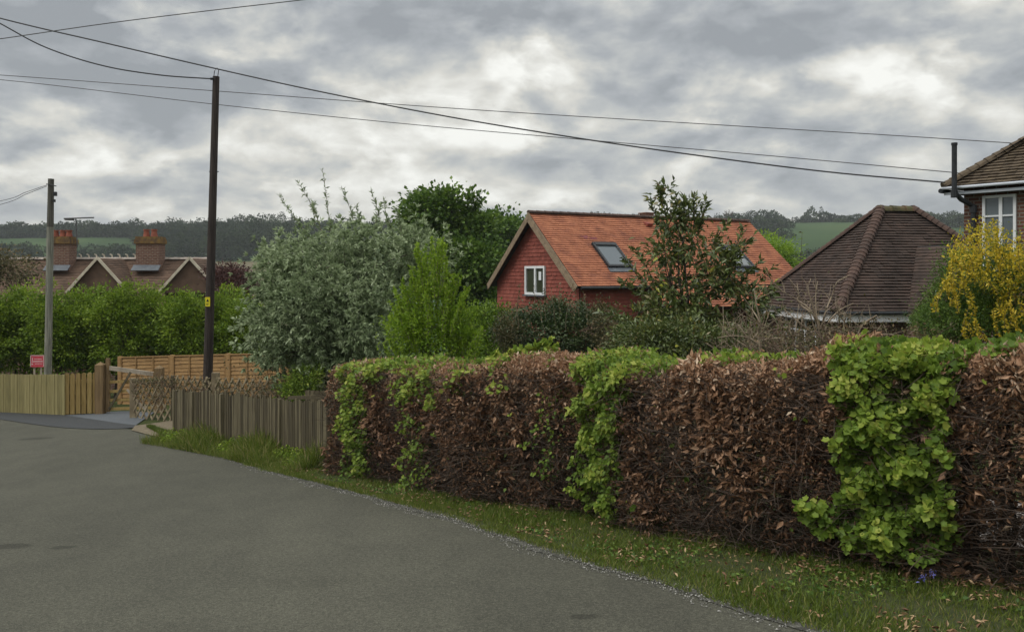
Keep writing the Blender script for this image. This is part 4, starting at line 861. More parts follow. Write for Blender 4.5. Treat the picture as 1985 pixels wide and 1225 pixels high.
# walls: gable end with tile hanging down to the ground
gw = W2-.30; wallO = A+ux*.28
core = MB(); zt = eave_z+.22
def gp(u, z): return Vector((wallO.x, wallO.y, 0))+un*u+Z*z
apex_z = ridge_z-.14
core.prism([gp(-gw, gz), gp(gw, gz), gp(gw, zt), gp(0, apex_z), gp(-gw, zt)][::-1], ux*(RL-.5))
build(core, 'wall', M['brick'], house)
hang = MB(); g0 = gz+1.4
def half(v):
    z = g0+v
    return gw if z < zt else max(0, gw*(apex_z-z)/(apex_z-zt))
tiles(hang, gp(0, g0)-ux*.01, un*-1 if False else un, Z, -ux, int((apex_z-g0)/.135), lambda v: -half(v), lambda v: half(v), .135, .165, .024, rr)
sw = gp(gw, g0)+un*.012
tiles(hang, sw, ux, Z, un, int((zt-g0)/.135), lambda v: 0, lambda v: RL-.5, .135, .165, .024, rr)
build(hang, 'tile_hanging', M['red_tile'], house)
# window in the gable
wx0 = (-.55); O = gp(-.60, P(0, 571, 31.5).z)-ux*.03
window(house, O, un, -ux, 1.34, 1.02, bars_v=(.70,), fw=.085, depth=.07)
nt = MB(); q = O-ux*.045; nt.face([q+un*.93+Z*.52, q+un*1.10+Z*.52, q+un*1.10+Z*.82, q+un*.93+Z*.82]); build(nt, 'notice', M['white'], house)
# roof slopes
V_r = (un*-W2+Z*rise).normalized(); N_r = (un*rise+Z*W2).normalized()
V_l = (un*W2+Z*rise).normalized(); N_l = (un*-rise+Z*W2).normalized()
er = A+un*W2-Z*rise; el = A-un*W2-Z*rise
slab = MB()
for e_, V_, n_ in ((er, V_r, N_r), (el, V_l, N_l)):
    slab.box(e_-n_*.10, ux*RL, V_*sl_len, n_*.09) if n_ is N_r else slab.box(e_-n_*.10+ux*RL, -ux*RL, V_*sl_len, n_*.09)
cat_len = 1.15; cat_u0 = 2.9      # the roof runs lower down further along
slab.box(er-N_r*.10-V_r*cat_len+ux*cat_u0, ux*(RL-cat_u0), V_r*cat_len, N_r*.085)
build(slab, 'roof_deck', M['dark'], house)
rt = MB(); ng = int(round(sl_len/.12)); ga = sl_len/ng
tiles(rt, er, ux, V_r, N_r, ng, lambda v: 0, lambda v: RL, ga, .165, .024, rr)
tiles(rt, el, ux, V_l, N_l, ng, lambda v: 0, lambda v: RL, ga, .165, .024, rr)
tiles(rt, er-V_r*cat_len, ux, V_r, N_r, int(cat_len/ga), lambda v: cat_u0, lambda v: RL, ga, .165, .024, rr)
roof = build(rt, 'roof', M['orange_tile'], house)
cp = MB(); capline(cp, A+ux*-.02+Z*.01, A+ux*RL+Z*.01, .11, .33, rr); build(cp, 'ridge', M['hip_tile'], house)
vb = MB()
for sgn, V_, N_v in ((1, V_r, N_r), (-1, V_l, N_l)):
    e_ = A+un*W2*sgn-Z*rise
    vb.bar(e_-ux*.02-N_v*.11, e_+V_*(sl_len+.03)-ux*.02-N_v*.11, .035, .20, up=N_v)
    vb.bar(e_-ux*.05-N_v*.20, e_+V_*(sl_len-.12)-ux*.05-N_v*.20, .03, .09, up=N_v)
build(vb, 'bargeboard', M['verge'], house)
gt = MB(); gt.tube([er-Z*.06+un*.05+ux*.1, er-Z*.06+un*.05+ux*cat_u0], .05, 8); build(gt, 'gutter', M['dark'], house)
# purple-tinged new tiles and roof windows
def on_slope(u, v, h=0): return er+ux*u+V_r*v+N_r*h
def skylight(u0, v0, w, h):
    mb = MB()
    def bx(a, b, c, d, z0, z1): mb.box(on_slope(a, c, z0), ux*(b-a), V_r*(d-c), N_r*(z1-z0))
    bx(u0, u0+.08, v0, v0+h, .02, .11); bx(u0+w-.08, u0+w, v0, v0+h, .02, .11); bx(u0+.08, u0+w-.08, v0, v0+.09, .02, .11); bx(u0+.08, u0+w-.08, v0+h-.16, v0+h, .02, .12)
    f = build(mb, 'roof_window', M['dark'], house)
    p_ = MB(); p_.face([on_slope(u0+.08, v0+.09, .07), on_slope(u0+w-.08, v0+.09, .07), on_slope(u0+w-.08, v0+h-.16, .07), on_slope(u0+.08, v0+h-.16, .07)]); build(p_, 'pane', M['skyglass'], f)
    l_ = MB(); l_.box(on_slope(u0-.03, v0-.22, .022), ux*(w+.06), V_r*.22, N_r*.018); build(l_, 'flashing', M['lead'], f)
skylight(1.72, .92, 1.02, 1.32); skylight(7.55, .92, 1.02, 1.32)
for u in (4.9, 6.7):
    v_ = MB(); a = on_slope(u, sl_len-.62, .02); v_.prism([a, a+V_r*.32, a+V_r*.02+N_r*.13], ux*.26); build(v_, 'roof_vent', M['red_tile'], house)
cw = MB(); cb_ = A+ux*6.0-un*.9; cw.box(cb_-ux*.2-un*.2-Z*1.2, ux*.4, un*-.4 if False else un*.4, Z*1.42); cw.box(cb_-ux*.24-un*.24+Z*.22, ux*.48, un*.48, Z*.05)
build(cw, 'chimney', M['brick_old'], house)
pl = MB()
for u, v, w in ((1.5, 2.62, .165), (1.67, 2.62, .165), (1.84, 2.52, .165), (2.0, 2.52, .165), (1.6, 2.52, .165)):
    pl.box(on_slope(u, v, .012), ux*.16, V_r*.1, N_r*.012)
build(pl, 'patch_tiles', M['copper'] if False else surf('purple_tile', [(.16, .045, .045), (.24, .07, .07)], 5), house)

# --- bungalow with the dark hipped roof
def hip_house(root, Np, a, b, La, Lb, ez, rz, tm, capm, gauge, tw, lift, walls, ridge_m, over=.35, cap_r=.14):
    """near corner Np (eave), a = long direction, b = depth direction"""
    a = Vector(a).normalized(); b = Vector(b).normalized(); hw = Lb/2; rise = rz-ez; C0 = Vector((Np[0], Np[1], ez))
    C = [C0, C0+a*La, C0+a*La+b*Lb, C0+b*Lb]; r0 = C0+a*hw+b*hw+Z*rise; r1 = C0+a*(La-hw)+b*hw+Z*rise
    sl = math.hypot(hw, rise); mb = MB(); n = int(round(sl/gauge)); ga = sl/n
    faces = [(C[0], a, b, La, True), (C[0]+b*Lb, -b, a, Lb, False), (C[2], -a, -b, La, True), (C[1], b, -a, Lb, False)]
    deck = MB()
    for O_, U_, inw, L_, long_ in faces:
        V_ = (inw*hw+Z*rise).normalized(); N_ = U_.cross(V_).normalized(); k = hw/sl
        tiles(mb, O_, U_, V_, N_, n, lambda v: v*k, lambda v: L_-v*k, ga, tw, lift, random.Random(int(L_*100)+(7 if long_ else 0)))
        top = [O_+V_*sl+U_*(hw), O_+V_*sl+U_*(L_-hw)]
        deck.face([q-N_*.012 for q in ([O_, O_+U_*L_, top[1], top[0]] if long_ else [O_, O_+U_*L_, top[0]])])
    deck.face([q-Z*.03 for q in C][::-1])
    build(deck, 'roof_deck', M['dark'], root); build(mb, 'roof', tm, root)
    cp = MB(); q = random.Random(3)
    for s_, e_ in ((C[0], r0), (C[3], r0), (C[1], r1), (C[2], r1)): capline(cp, s_, e_+Z*.01, cap_r, gauge*1.9 if gauge > .15 else .19, q)
    build(cp, 'hip', capm, root); cp = MB(); capline(cp, r0-a*.12-Z*.10, r1+a*.12-Z*.10, cap_r*1.35, .4, q); build(cp, 'ridge', ridge_m, root)
    w = MB(); o = over; gz_ = walls[0]; c0 = C0+a*o+b*o
    w.box(Vector((c0.x, c0.y, gz_)), a*(La-2*o), b*(Lb-2*o), Z*(ez-gz_-.02)); build(w, 'wall', walls[1], root)
    return C, r0, r1
Np = P(1622, 605, 26); aa = Vector((.992, .12, 0)); bb = Vector((-.12, .992, 0))
bung = thing('bungalow', 'brick bungalow with steep dark brown hipped roof and red-brown hip tiles', 'house', Vector((Np.x, Np.y, g(10, 28))))
C, r0, r1 = hip_house(bung, Np, aa, bb, 7.6, 6.5, Np.z, P(0, 404, 29.6).z, M['brown_tile'], M['hip_tile'], .125, .26, .042, (g(10, 28)-.4, M['brick']), M['ridge_moss'], cap_r=.18)
fs = MB(); fs.box(C[0]-Z*.30-bb*.02+aa*.02, aa*7.5, bb*.025, Z*.22); fs.box(C[0]-Z*.30-aa*.02, aa*.025, bb*6.4, Z*.22); build(fs, 'fascia', M['white'], bung)
gt = MB(); gt.tube([C[0]-bb*.07-Z*.04, C[1]-bb*.07-Z*.04], .05, 8); gt.tube([C[0]-aa*.07-Z*.04, C[3]-aa*.07-Z*.04], .05, 8); build(gt, 'gutter', M['dark'], bung)
sf = MB(); sf.box(C[0]-Z*.31+aa*.03+bb*.03, aa*7.4, bb*.34, Z*.02); build(sf, 'soffit', M['greywhite'], bung)
window(bung, C[0]+bb*1.0+aa*.33-Z*1.72+bb*3.2, -bb, -aa, 2.3, 1.40, bars_v=(.8, 1.5), bars_h=((1.0, (.05, 2.25)),), fw=.07)
# gabled wing on its right
wing_n = -bb; wO = C[0]+aa*2.3-bb*.25
wl = MB(); wz = g(12, 25)-.4; ww = 2.9; wr = 2.15
pg = [Vector((wO.x, wO.y, wz)), Vector((wO.x, wO.y, wz))+aa*ww, Vector((wO.x, wO.y, 0))+aa*ww+Z*(Np.z-.1), Vector((wO.x, wO.y, 0))+aa*ww/2+Z*(Np.z-.1+wr-.25), Vector((wO.x, wO.y, 0))+Z*(Np.z-.1)]
wl.prism(pg, bb*3.6)
build(wl, 'wing_wall', M['brick_old'], bung)
wt = MB(); dk = MB(); wslen = math.hypot(ww/2+.15, wr)
for sgn in (1, -1):
    e_ = wO+aa*(ww/2)-aa*(ww/2+.15)*sgn; e_ = Vector((e_.x, e_.y, Np.z-.12))-bb*.15; V_ = (aa*sgn*(ww/2+.15)+Z*wr).normalized()
    U_ = bb if sgn == -1 else -bb; N_ = U_.cross(V_).normalized(); st = e_ if sgn == -1 else e_+bb*3.7
    tiles(wt, st, U_, V_, N_, int(wslen/.125), lambda v: 0, lambda v: 3.7, .125, .26, .024, rr); dk.face([st-N_*.01, st+U_*3.7-N_*.01, st+U_*3.7+V_*wslen-N_*.01, st+V_*wslen-N_*.01])
    bd = MB(); bd.bar(e_-bb*.02, e_+V_*wslen-bb*.02, .04, .14, up=N_); build(bd, 'bargeboard', M['wood_old'], bung)
build(wt, 'wing_roof', M['brown_tile'], bung); build(dk, 'wing_deck', M['dark'], bung)
lb = MB(); q = wO-bb*.06; lb.box(Vector((q.x, q.y, P(0, 578, 24.6).z))+aa*.62, aa*.16, bb*.05, Z*.2); build(lb, 'wall_light', M['white'], bung)
tx_ = MB(); q = C[0]+aa*2.2-bb*.12; tx_.box(q-Z*.34, aa*.14, bb*.1, Z*.3); build(tx_, 'rainwater_hopper', M['white'], bung)

# --- brick house on the right
K = P(1853, 372, 18.5); wa = Vector((.58, -.81, 0)).normalized(); wb = Vector((.81, .58, 0)).normalized(); ov = .26
ez = P(1830, 364, 18.5).z; bh_root = thing('brick_house', 'brown brick house at the right edge with lichened tile roof and white gutters', 'house', Vector((K.x, K.y, g(11, 18))))
Cn = Vector((K.x, K.y, ez))-wb*ov          # eave corner, far-left end
# long direction runs towards the camera and right
Cc, q0, q1 = hip_house(bh_root, Cn-wa*.12+wa*9.0, wb, -wa, 8.0, 9.0, ez, ez+3.75, M['old_tile'], M['old_tile'], .105, .17, .034, (g(11, 18)-.4, M['brick']), M['old_tile'], over=.28, cap_r=.13)
e0 = Cn-wa*.12; gt = MB()
gt.tube([e0-wb*.07-Z*.03, e0-wb*.07-Z*.03+wa*9.2], .03, 8); build(gt, 'gutter', M['greywhite'], bh_root)
fb = MB(); fb.box(e0+wb*.01-Z*.17, wa*9.2, wb*.03, Z*.055); build(fb, 'fascia', M['greywhite'], bh_root); fb = MB(); fb.box(e0+wb*.045-Z*.14, wa*9.2, wb*.3, Z*.015); build(fb, 'soffit', M['wood_old'], bh_root)  # soffit coloured dark to stand for the shadow under the eaves
gd = MB(); gd.tube([e0-wa*.02-wb*.1-Z*.08, e0-wa*.02+wb*8-Z*.08], .05, 8); build(gd, 'side_gutter', M['dark'], bh_root)
wfO = e0+wb*.28
def wp(u, z, d=0): return Vector((wfO.x, wfO.y, 0))+wa*u+Z*z-wb*d
wz0 = P(0, 540, 18).z
window(bh_root, wp(.68, ez-1.72, .004), wa, -wb, .66, 1.50, bars_v=(.36,), bars_h=((1.08, (.04, .62)),), fw=.055, depth=.05, glass='skyglass')
sp = MB(); pz = ez
a_ = P(1850, 280, 18.05); a2 = P(1850, 372, 18.05); a3 = wp(.52, ez-.42, .10); a4 = wp(.52, gz, .10)
sp.tube([a_, a2, a2+(a3-a2)*.35-Z*.05, a3, a3-Z*.3, Vector((a3.x, a3.y, g(10, 18)))], .052, 10)
sp.tube([a_-Z*.02, a_+Z*.03], .062, 10); sp.tube([a2+Z*.02, a2-Z*.12], .07, 10); sp.tube([a3+Z*.02, a3-Z*.13], .072, 10); sp.tube([a3-Z*.55, a3-Z*.66], .070, 10)
build(sp, 'soil_pipe', M['dark'], bh_root, True)

# --- old terrace beyond the green shrubs
ter = thing('terrace_house', 'old red-tiled terrace with two brick chimneys and small gables above the green shrubs', 'house', on(-18, 40))
tz = P(0, 503, 40).z; t0 = P(-260, 503, 40); t1 = P(415, 503, 40); tl = (t1-t0).length; tu = Vector((1, 0, 0)); tn = Vector((0, -1, 0)); hw = 3.1; rs = 2.5
t0 = Vector((t0.x, 40, tz)); sl = math.hypot(hw, rs); mb = MB(); dk = MB()
for sg in (1, -1):
    e_ = t0+tn*hw*sg-Z*rs; U_ = tu if sg == 1 else -tu; e_ = e_ if sg == 1 else e_+tu*tl; V_ = (-tn*sg*hw+Z*rs).normalized(); N_ = U_.cross(V_).normalized()
    tiles(mb, e_, U_, V_, N_, int(sl/.11), lambda v: 0, lambda v: tl, sl/int(sl/.11), .2, .02, rr); dk.face([e_-N_*.01, e_+U_*tl-N_*.01, e_+U_*tl+V_*sl-N_*.01, e_+V_*sl-N_*.01])
w = MB(); wt_ = t0-Z*(rs-.1)+tn*(hw-.3); gz2 = g(-20, 40)-.5; wO_ = Vector((wt_.x, wt_.y, gz2))
w.prism([wO_, Vector((wO_.x, wO_.y, tz-rs+.1)), Vector((wO_.x, 40, tz-.2)), Vector((wO_.x, 40+hw-.3, tz-rs+.1)), Vector((wO_.x, 40+hw-.3, gz2))], tu*tl); build(w, 'wall', M['brick_old'], ter)
rg_ = MB(); capline(rg_, t0, t0+tu*tl, .12, .45, rr); build(rg_, 'ridge', M['ridge_white'], ter)
fin = MB(); fu = 0
for px in range(158, 300, 15): fin = MB(); p_ = P(px, 501, 40); fin.bar(p_, p_+Z*.16+Vector((-.03, 0, 0)), .05, .04); fin.bar(p_+Z*.16+Vector((-.03, 0, 0)), p_+Z*.19+Vector((-.12, 0, 0)), .05, .04); build(fin, 'crest_tile', M['cream'], ter)
for apx in (192, 370):
    ap = P(apx, 500, 37.6); hw2 = 1.35; r2 = 1.5
    gw_ = MB(); gw_.prism([Vector((ap.x-hw2, ap.y, ap.z-r2)), Vector((ap.x+hw2, ap.y, ap.z-r2)), ap-Z*.06], Vector((0, 2.4, 0))); 
    for sg in (-1, 1):
        f_ = Vector((ap.x+sg*hw2, ap.y-.15, ap.z-r2)); V_ = (Vector((ap.x, ap.y-.15, ap.z))-f_); sl2 = V_.length; V_ = V_.normalized(); U_ = Vector((0, 1, 0)) if sg == 1 else Vector((0, -1, 0)); st = f_ if sg == 1 else f_+Vector((0, 2.6, 0)); N_ = U_.cross(V_).normalized()
        tiles(mb, st+N_*.02, U_, V_, N_, int(sl2/.11), lambda v: 0, lambda v: 2.6, .11, .2, .02, rr)
        gmb = MB(); gmb.bar(f_, f_+V_*sl2, .05, .11, up=N_); build(gmb, 'bargeboard', M['cream'], ter)
    build(gw_, 'gable', M['terrace_tile'], ter)
build(mb, 'roof', M['terrace_tile'], ter); build(dk, 'roof_deck', M['dark'], ter)
for (x0, x1, ytop, ylich, pots) in ((100, 143, 440, 462, ((108, 'low'), (122, 'low'), (134, 'low'))), (268, 316, 447, 462, ((284, 'tall'), (299, 'tall')))):
    d = 39.6; p0 = P(x0, 500, d); p1 = P(x1, 500, d); wd = p1.x-p0.x; zb = tz-.6; zt_ = P(0, ylich-4, d).z; c_ = MB()
    c_.box(Vector((p0.x+.04, d-.35, zb)), Vector((wd-.08, 0, 0)), Vector((0, .7, 0)), Z*(zt_-.35-zb)); ch = build(c_, 'chimney', M['brick_old'], ter)
    c2 = MB(); c2.box(Vector((p0.x-.02, d-.41, zt_-.35)), Vector((wd+.04, 0, 0)), Vector((0, .82, 0)), Z*.2); c2.box(Vector((p0.x+.02, d-.37, zt_-.15)), Vector((wd-.04, 0, 0)), Vector((0, .74, 0)), Z*.12); build(c2, 'chimney_cap', M['lichen'], ch)
    for px, k in pots:
        q = P(px, 0, d); zz = zt_-.03; h_ = .34 if k == 'tall' else .30; c3 = MB(); c3.tube([Vector((q.x, d, zz)), Vector((q.x, d, zz+h_*.8)), Vector((q.x, d, zz+h_*.82)), Vector((q.x, d, zz+h_))], [.15, .11, .14, .14], 10); build(c3, 'chimney_pot', M['pot'], ch, True)
    f_ = MB(); f_.box(Vector((p0.x-.05, d-.66, tz-.53)), Vector((wd+.1, 0, 0)), Vector((0, .3, .24)), Vector((0, -.02, .03))); build(f_, 'flashing', M['lead'], ch)
# aerial on the left chimney
ar = thing('tv_aerial', 'thin rooftop television aerial beside the left brick chimney', 'aerial', P(148, 480, 39.5)); mb = MB()
mb.tube([P(150, 480, 39.5), P(147, 424, 39.5)], .026, 6); build(mb, 'mast', M['cablegrey'], ar); mb = MB(); mb.tube([P(124, 424, 39.5), P(182, 422, 39.5)], .034, 6)
for k in range(9): px = 128+k*6.5; mb.tube([P(px, 423.5, 39.1), P(px, 423, 39.9)], .012, 5)
mb.box(P(125, 427, 39.3), Vector((.3, 0, 0)), Vector((0, .3, 0)), Vector((0, 0, .08))); build(mb, 'boom', M['cablegrey'], ar)

# ------------------------------------------------------------------ fences, gate, sign
def posts_line(a, b, n): return [Vector(a).lerp(Vector(b), i/n) for i in range(n+1)]
def perp(a, b): d = (Vector(b)-Vector(a)); d.z = 0; d.normalize(); return d, Vector((d.y, -d.x, 0))
# sawn board fence, far left
fr_ = random.Random(12)
a = GP(-200, 791); b = GP(122, 806)
bf = thing('board_fence', 'greenish-tan closeboard fence along the road at the left edge', 'fence', a); d, n = perp(a, b); L_ = (v2(b)-v2(a)).length; mb = MB(); u = 0
while u < L_:
    w = fr_.uniform(.115, .13); p = v2(a)+d*u; p.z = g(p.x, p.y)+.03; mb.box(p+n*(.0 if fr_.random() < .5 else .006), d*(w-.006), -n*.02, Z*(1.10+fr_.uniform(-.006, .006)), fr_.random()); u += w
build(mb, 'boards', M['wood_tan'], bf); mb = MB()
for z_ in (.3, .85): q = v2(a)-n*.05; q2 = v2(b)-n*.05; mb.bar(on(q.x, q.y, z_), on(q2.x, q2.y, z_), .04, .08)
build(mb, 'rail', M['wood_tan'], bf)
for q in (.0, .335, .67, .99):
    p = v2(a).lerp(v2(b), q)-n*.1; mb = MB(); mb.box(on(p.x, p.y, -.05), d*.1, -n*.1, Z*1.12); build(mb, 'post', M['wood_tan'], bf)
# round-topped pickets turning in to the gate
def pickets(mb, a, b, w, gap, h, th, rr_, top='round', jit=.0, hj=0., follow=True):
    d, n = perp(a, b); L_ = (v2(b)-v2(a)).length; u = 0
    while u < L_-.02:
        ww_ = w*(1+rr_.uniform(-jit, jit)); p = v2(a)+d*u; p.z = g(p.x, p.y)+.04; hh = h+rr_.uniform(-hj, hj); lean = rr_.uniform(-1, 1)*hj*.25
        if top == 'round': pr = [(0, 0), (ww_, 0), (ww_, hh-.04), (ww_*.8, hh-.01), (ww_*.5, hh), (ww_*.2, hh-.01), (0, hh-.04)]
        elif top == 'flat': pr = [(0, 0), (ww_, 0), (ww_, hh), (0, hh-rr_.uniform(0, .015))]
        else: pr = [(0, 0), (ww_, 0), (ww_, hh-.05), (ww_*.5, hh), (0, hh-.05)]
        mb.prism([p+d*(x+lean*z)+Z*z+n*rr_.uniform(0, .004) for x, z in pr][::-1], -n*th, rr_.random()); u += ww_+gap*(1+rr_.uniform(-jit, jit))
a2 = GP(125, 806); b2 = GP(186, 803)
pf = thing('picket_fence', 'short run of new yellow-tan round-topped pickets turning in to the gate', 'fence', a2); d, n = perp(a2, b2); mb = MB(); pickets(mb, a2, b2, .115, .03, 1.12, .02, fr_, hj=.01); build(mb, 'pickets', M['wood_pick'], pf)
mb = MB()
for z_ in (.35, .62, .92): q = v2(a2)-n*.04; q2 = v2(b2)-n*.04; mb.bar(on(q.x, q.y, z_), on(q2.x, q2.y, z_), .04, .09)
q = v2(a2)-n*.07; q2 = v2(b2)-n*.07
build(mb, 'rail', M['wood_pick'], pf)
mb = MB(); mb.box(on(q.x, q.y, .03), (q2-q), -n*.015, Z*.94); build(mb, 'backing', M['wood_pick'], pf)
# gate posts and gate
def gpost(px, py, h, w, label, mat='wood_post'):
    c = GP(px, py); r_ = thing('gate_post', label, 'post', c, 'wooden gate posts'); mb = MB(); o = c-Vector((w/2, w/2, .1)); mb.box(o, (w, 0, 0), (0, w, 0), Z*(h+.1-.06)); top = o+Z*(h+.04)
    q = [top, top+Vector((w, 0, 0)), top+Vector((w, w, 0)), top+Vector((0, w, 0))]; ap = c+Z*(h+.02)
    for i in range(4): mb.face([q[i], q[(i+1) % 4], ap+Vector((0, 0, 0))])
    build(mb, 'post', M[mat], r_); return c
gpA = gpost(195, 803, 1.42, .22, 'thick brown gate post standing at the left side of the gate')
gpB = gpost(309, 800, 1.28, .20, 'brown gate post at the right side of the gate, above the lattice')
ga_ = gpA+Vector((.18, .05, .06)); gb_ = gpB+Vector((-.12, .0, .06)); gate = thing('field_gate', 'timber five-bar gate with pale sloping top rail and crossed braces', 'gate', gpA+Vector((.18, .05, 0)))
GH = 1.15; mb = MB(); mb.bar(ga_+Z*(GH+.06), gb_+Z*(GH-.16), .06, .11); build(mb, 'top_rail', M['wood_rail'], gate)
for k, z_ in enumerate((.08, .32, .56, .82)): mb = MB(); mb.bar(ga_+Z*z_, gb_+Z*z_, .03, .075); build(mb, 'rail', M['wood_pick'], gate)
mb = MB(); mb.bar(ga_+Z*.0, ga_+Z*(GH+.32), .10, .08); build(mb, 'stile', M['wood_post'], gate); mb = MB(); mb.bar(gb_+Z*.0, gb_+Z*(GH-.1), .08, .07); build(mb, 'stile', M['wood_post'], gate)
mid = ga_.lerp(gb_, .5); mb = MB(); mb.bar(ga_+Vector((.05, -.05, .08)), mid+Vector((0, -.05, GH-.08)), .02, .06); build(mb, 'brace', M['wood_old'], gate)
mb = MB(); mb.bar(mid+Vector((-.1, -.05, .6)), gb_+Vector((-.25, -.05, .04)), .02, .06); build(mb, 'brace', M['wood_rail'], gate)
# overlapped panel fence beyond
pa = Vector((P(233, 0, 27.4).x, 27.4, 0)); pb = Vector((P(560, 0, 24.6).x, 24.6, 0)); za = P(0, 692, 27.4).z; zb = P(0, 682, 24.8).z
lf = thing('panel_fence', 'orange-brown overlapped panel fence behind the gate and the lattice', 'fence', on(pa.x, pa.y)); d, n = perp(pa, pb); L_ = (pb-pa).length; npan = 3
for i in range(npan+1):
    t = i/npan; p = pa.lerp(pb, t); zt_ = za+(zb-za)*t; mb = MB(); zz = g(p.x, p.y)-.1; mb.box(Vector((p.x, p.y, zz))-d*.06+n*.05, d*.12, -n*.1, Z*(zt_+.02-zz)); build(mb, 'post', M['wood_new'], lf)
    if i == npan: break
    q = pa.lerp(pb, (i+1)/npan); zt2 = za+(zb-za)*(i+1)/npan; sg_ = (q-p).length; sl_ = MB(); r_ = random.Random(i); rows = 13; hgt = zt_-g(p.x, p.y)-.02
    for k in range(rows):
        z0 = hgt*k/rows; h_ = hgt/rows*1.25; A_ = p+d*.07; A_.z = zt_-.03-hgt+z0; B_ = q-d*.07; B_.z = zt2-.03-hgt+z0; m_ = 6; prev = None
        for j in range(m_):
            s0 = A_.lerp(B_, j/m_); s1 = A_.lerp(B_, (j+1)/m_); w0 = .012*math.sin(j*1.7+k*2.1+i); w1 = .012*math.sin((j+1)*1.7+k*2.1+i)
            sl_.face([s0+n*.030+Z*w0, s1+n*.030+Z*w1, s1+n*.006+Z*h_, s0+n*.006+Z*h_], t=r_.random()*.8); sl_.face([s0+Z*w0, s1+Z*w1, s1+n*.030+Z*w1, s0+n*.030+Z*w0], t=0)
    pn = build(sl_, 'panel', M['wood_new'], lf); bt = MB()
    for f in (.04, .33, .66, .96): c_ = p.lerp(q, f); zc = zt_+(zt2-zt_)*f; bt.bar(Vector((c_.x, c_.y, zc-hgt))+n*.045, Vector((c_.x, c_.y, zc-.02))+n*.045, .04, .02)
    e1 = Vector((p.x, p.y, zt_-.01))+n*.02; e2 = Vector((q.x, q.y, zt2-.01))+n*.02; bt.bar(e1, e2, .06, .03); build(bt, 'battens', M['wood_new'], pn)
# lattice
lt0 = GP(258, 826); lt_pts = [(258, 735, 22.6), (335, 728, 21.4), (560, 738, 17.9)]
lat = thing('lattice_fence', 'weathered diamond lattice trellis fence between the drive and the old pale fence', 'fence', lt0)
LP = []
for px, py, dd in lt_pts: p = P(px, py, dd); LP.append((Vector((p.x, p.y, 0)), p.z))
for (p, zt_), (q, zt2) in zip(LP, LP[1:]):
    d, n = perp(p, q); L_ = (q-p).length; mb = MB(); H_ = 1.12; step = .29; k = -H_
    def at(u, z): z0 = zt_+(zt2-zt_)*u/L_; c = p+d*u; return Vector((c.x, c.y, z0-H_+z))
    while k < L_:
        for sgn in (1, -1):
            u0, z0, u1, z1 = k, 0, k+H_, H_
            if u0 < 0: z0 = -u0; u0 = 0
            if u1 > L_: z1 = H_-(u1-L_); u1 = L_
            if u1-u0 > .05:
                if sgn == 1: mb.bar(at(u0, z0)+n*.012, at(u1, z1)+n*.012, .045, .018, up=n, t=fr_.random())
                else: mb.bar(at(L_-u0, z0)-n*.012, at(L_-u1, z1)-n*.012, .045, .018, up=n, t=fr_.random())
        k += step
    build(mb, 'lattice', M['wood_latt'], lat)
for px, py, dd, w in ((258, 733, 22.6, .14), (335, 728, 21.4, .07), (418, 722, 20.0, .16), (560, 738, 17.9, .08)):
    p = P(px, py, dd); mb = MB(); zz = g(p.x, p.y)-.1; mb.box(Vector((p.x-w/2, p.y-.05, zz)), (w, 0, 0), (0, .1, 0), Z*(p.z-zz)); build(mb, 'post', M['wood_latt'] if w > .1 else M['wood_old'], lat)
# creeper on the lattice
rg5 = np.random.default_rng(5); n5 = 2600; u5 = rg5.random(n5); A5 = np.array([P(262, 735, 22.5), P(335, 735, 21.3), P(560, 745, 17.9)]); seg5 = rg5.random(n5) < .4
pz = np.where(seg5[:, None], A5[0]+(A5[1]-A5[0])*u5[:, None], A5[1]+(A5[2]-A5[1])*u5[:, None])+rg5.normal(size=(n5, 3))*np.array([.03, .07, .04]); hh5 = np.where(seg5, rg5.random(n5)**2*.55, rg5.random(n5)**1.3*.5); pz[:, 2] -= hh5
cr = thing('creeper', 'dry brown-green creeper tangled through the lattice', 'climber', lt0+Vector((.3, .1, 0)))
leaves('foliage', pz, rg5.normal(size=(n5, 3)), .045*(.5+rg5.random(n5)), .55, M['dull'], cr, 'fold')
ps = [([Vector(pz[i])+Vector((0, 0, -.1)), Vector(pz[i])+Vector((fr_.uniform(-.3, .3), 0, fr_.uniform(-.2, .25)))], [.006, .003]) for i in range(0, 2400, 12)]; tubes(ps, M['twig'], 'stems', cr, 4)
# old grey pale fence
of = thing('pale_fence', 'old weathered grey-brown pale fence leaning slightly above the weedy verge', 'fence', GP(335, 850)); mb = MB()
for p, q in zip(F_old, F_old[1:]): pickets(mb, p, q, .055, .016, .96, .018, fr_, 'flat', jit=.35, hj=.045)
d, n = perp(F_old[0], F_old[-1])
build(mb, 'pales', M['wood_old'], of); mb = MB()
for z_ in (.22, .78):
    for p, q in zip(F_old, F_old[1:]): p_ = v2(p)-n*.05; q_ = v2(q)-n*.05; mb.bar(on(p_.x, p_.y, z_), on(q_.x, q_.y, z_), .04, .08)
build(mb, 'rail', M['wood_old'], of)
for px, py in ((337, 850), (372, 856), (428, 865), (541, 886), (632, 905)):
    p = v2(GP(px, py))+n*.03; mb = MB(); mb.box(on(p.x, p.y, -.05), d*.06, -n*.10, Z*1.04, .95); build(mb, 'post', M['wood_old'], of)
# rail and short board fence behind the hedge end
sf_ = thing('garden_rail', 'low dark garden rail and boards between the old fence and the hedge end', 'fence', on(-3.5, 15.5)); mb = MB(); mb.bar(P(560, 771, 15.5), P(655, 768, 14.8), .05, .06); build(mb, 'rail', M['wood_old'], sf_)
mb = MB(); pickets(mb, v2(P(592, 0, 15.6)), v2(P(665, 0, 15.2)), .10, .01, 1.02, .02, fr_, 'flat', hj=.02); build(mb, 'boards', M['wood_old'], sf_)
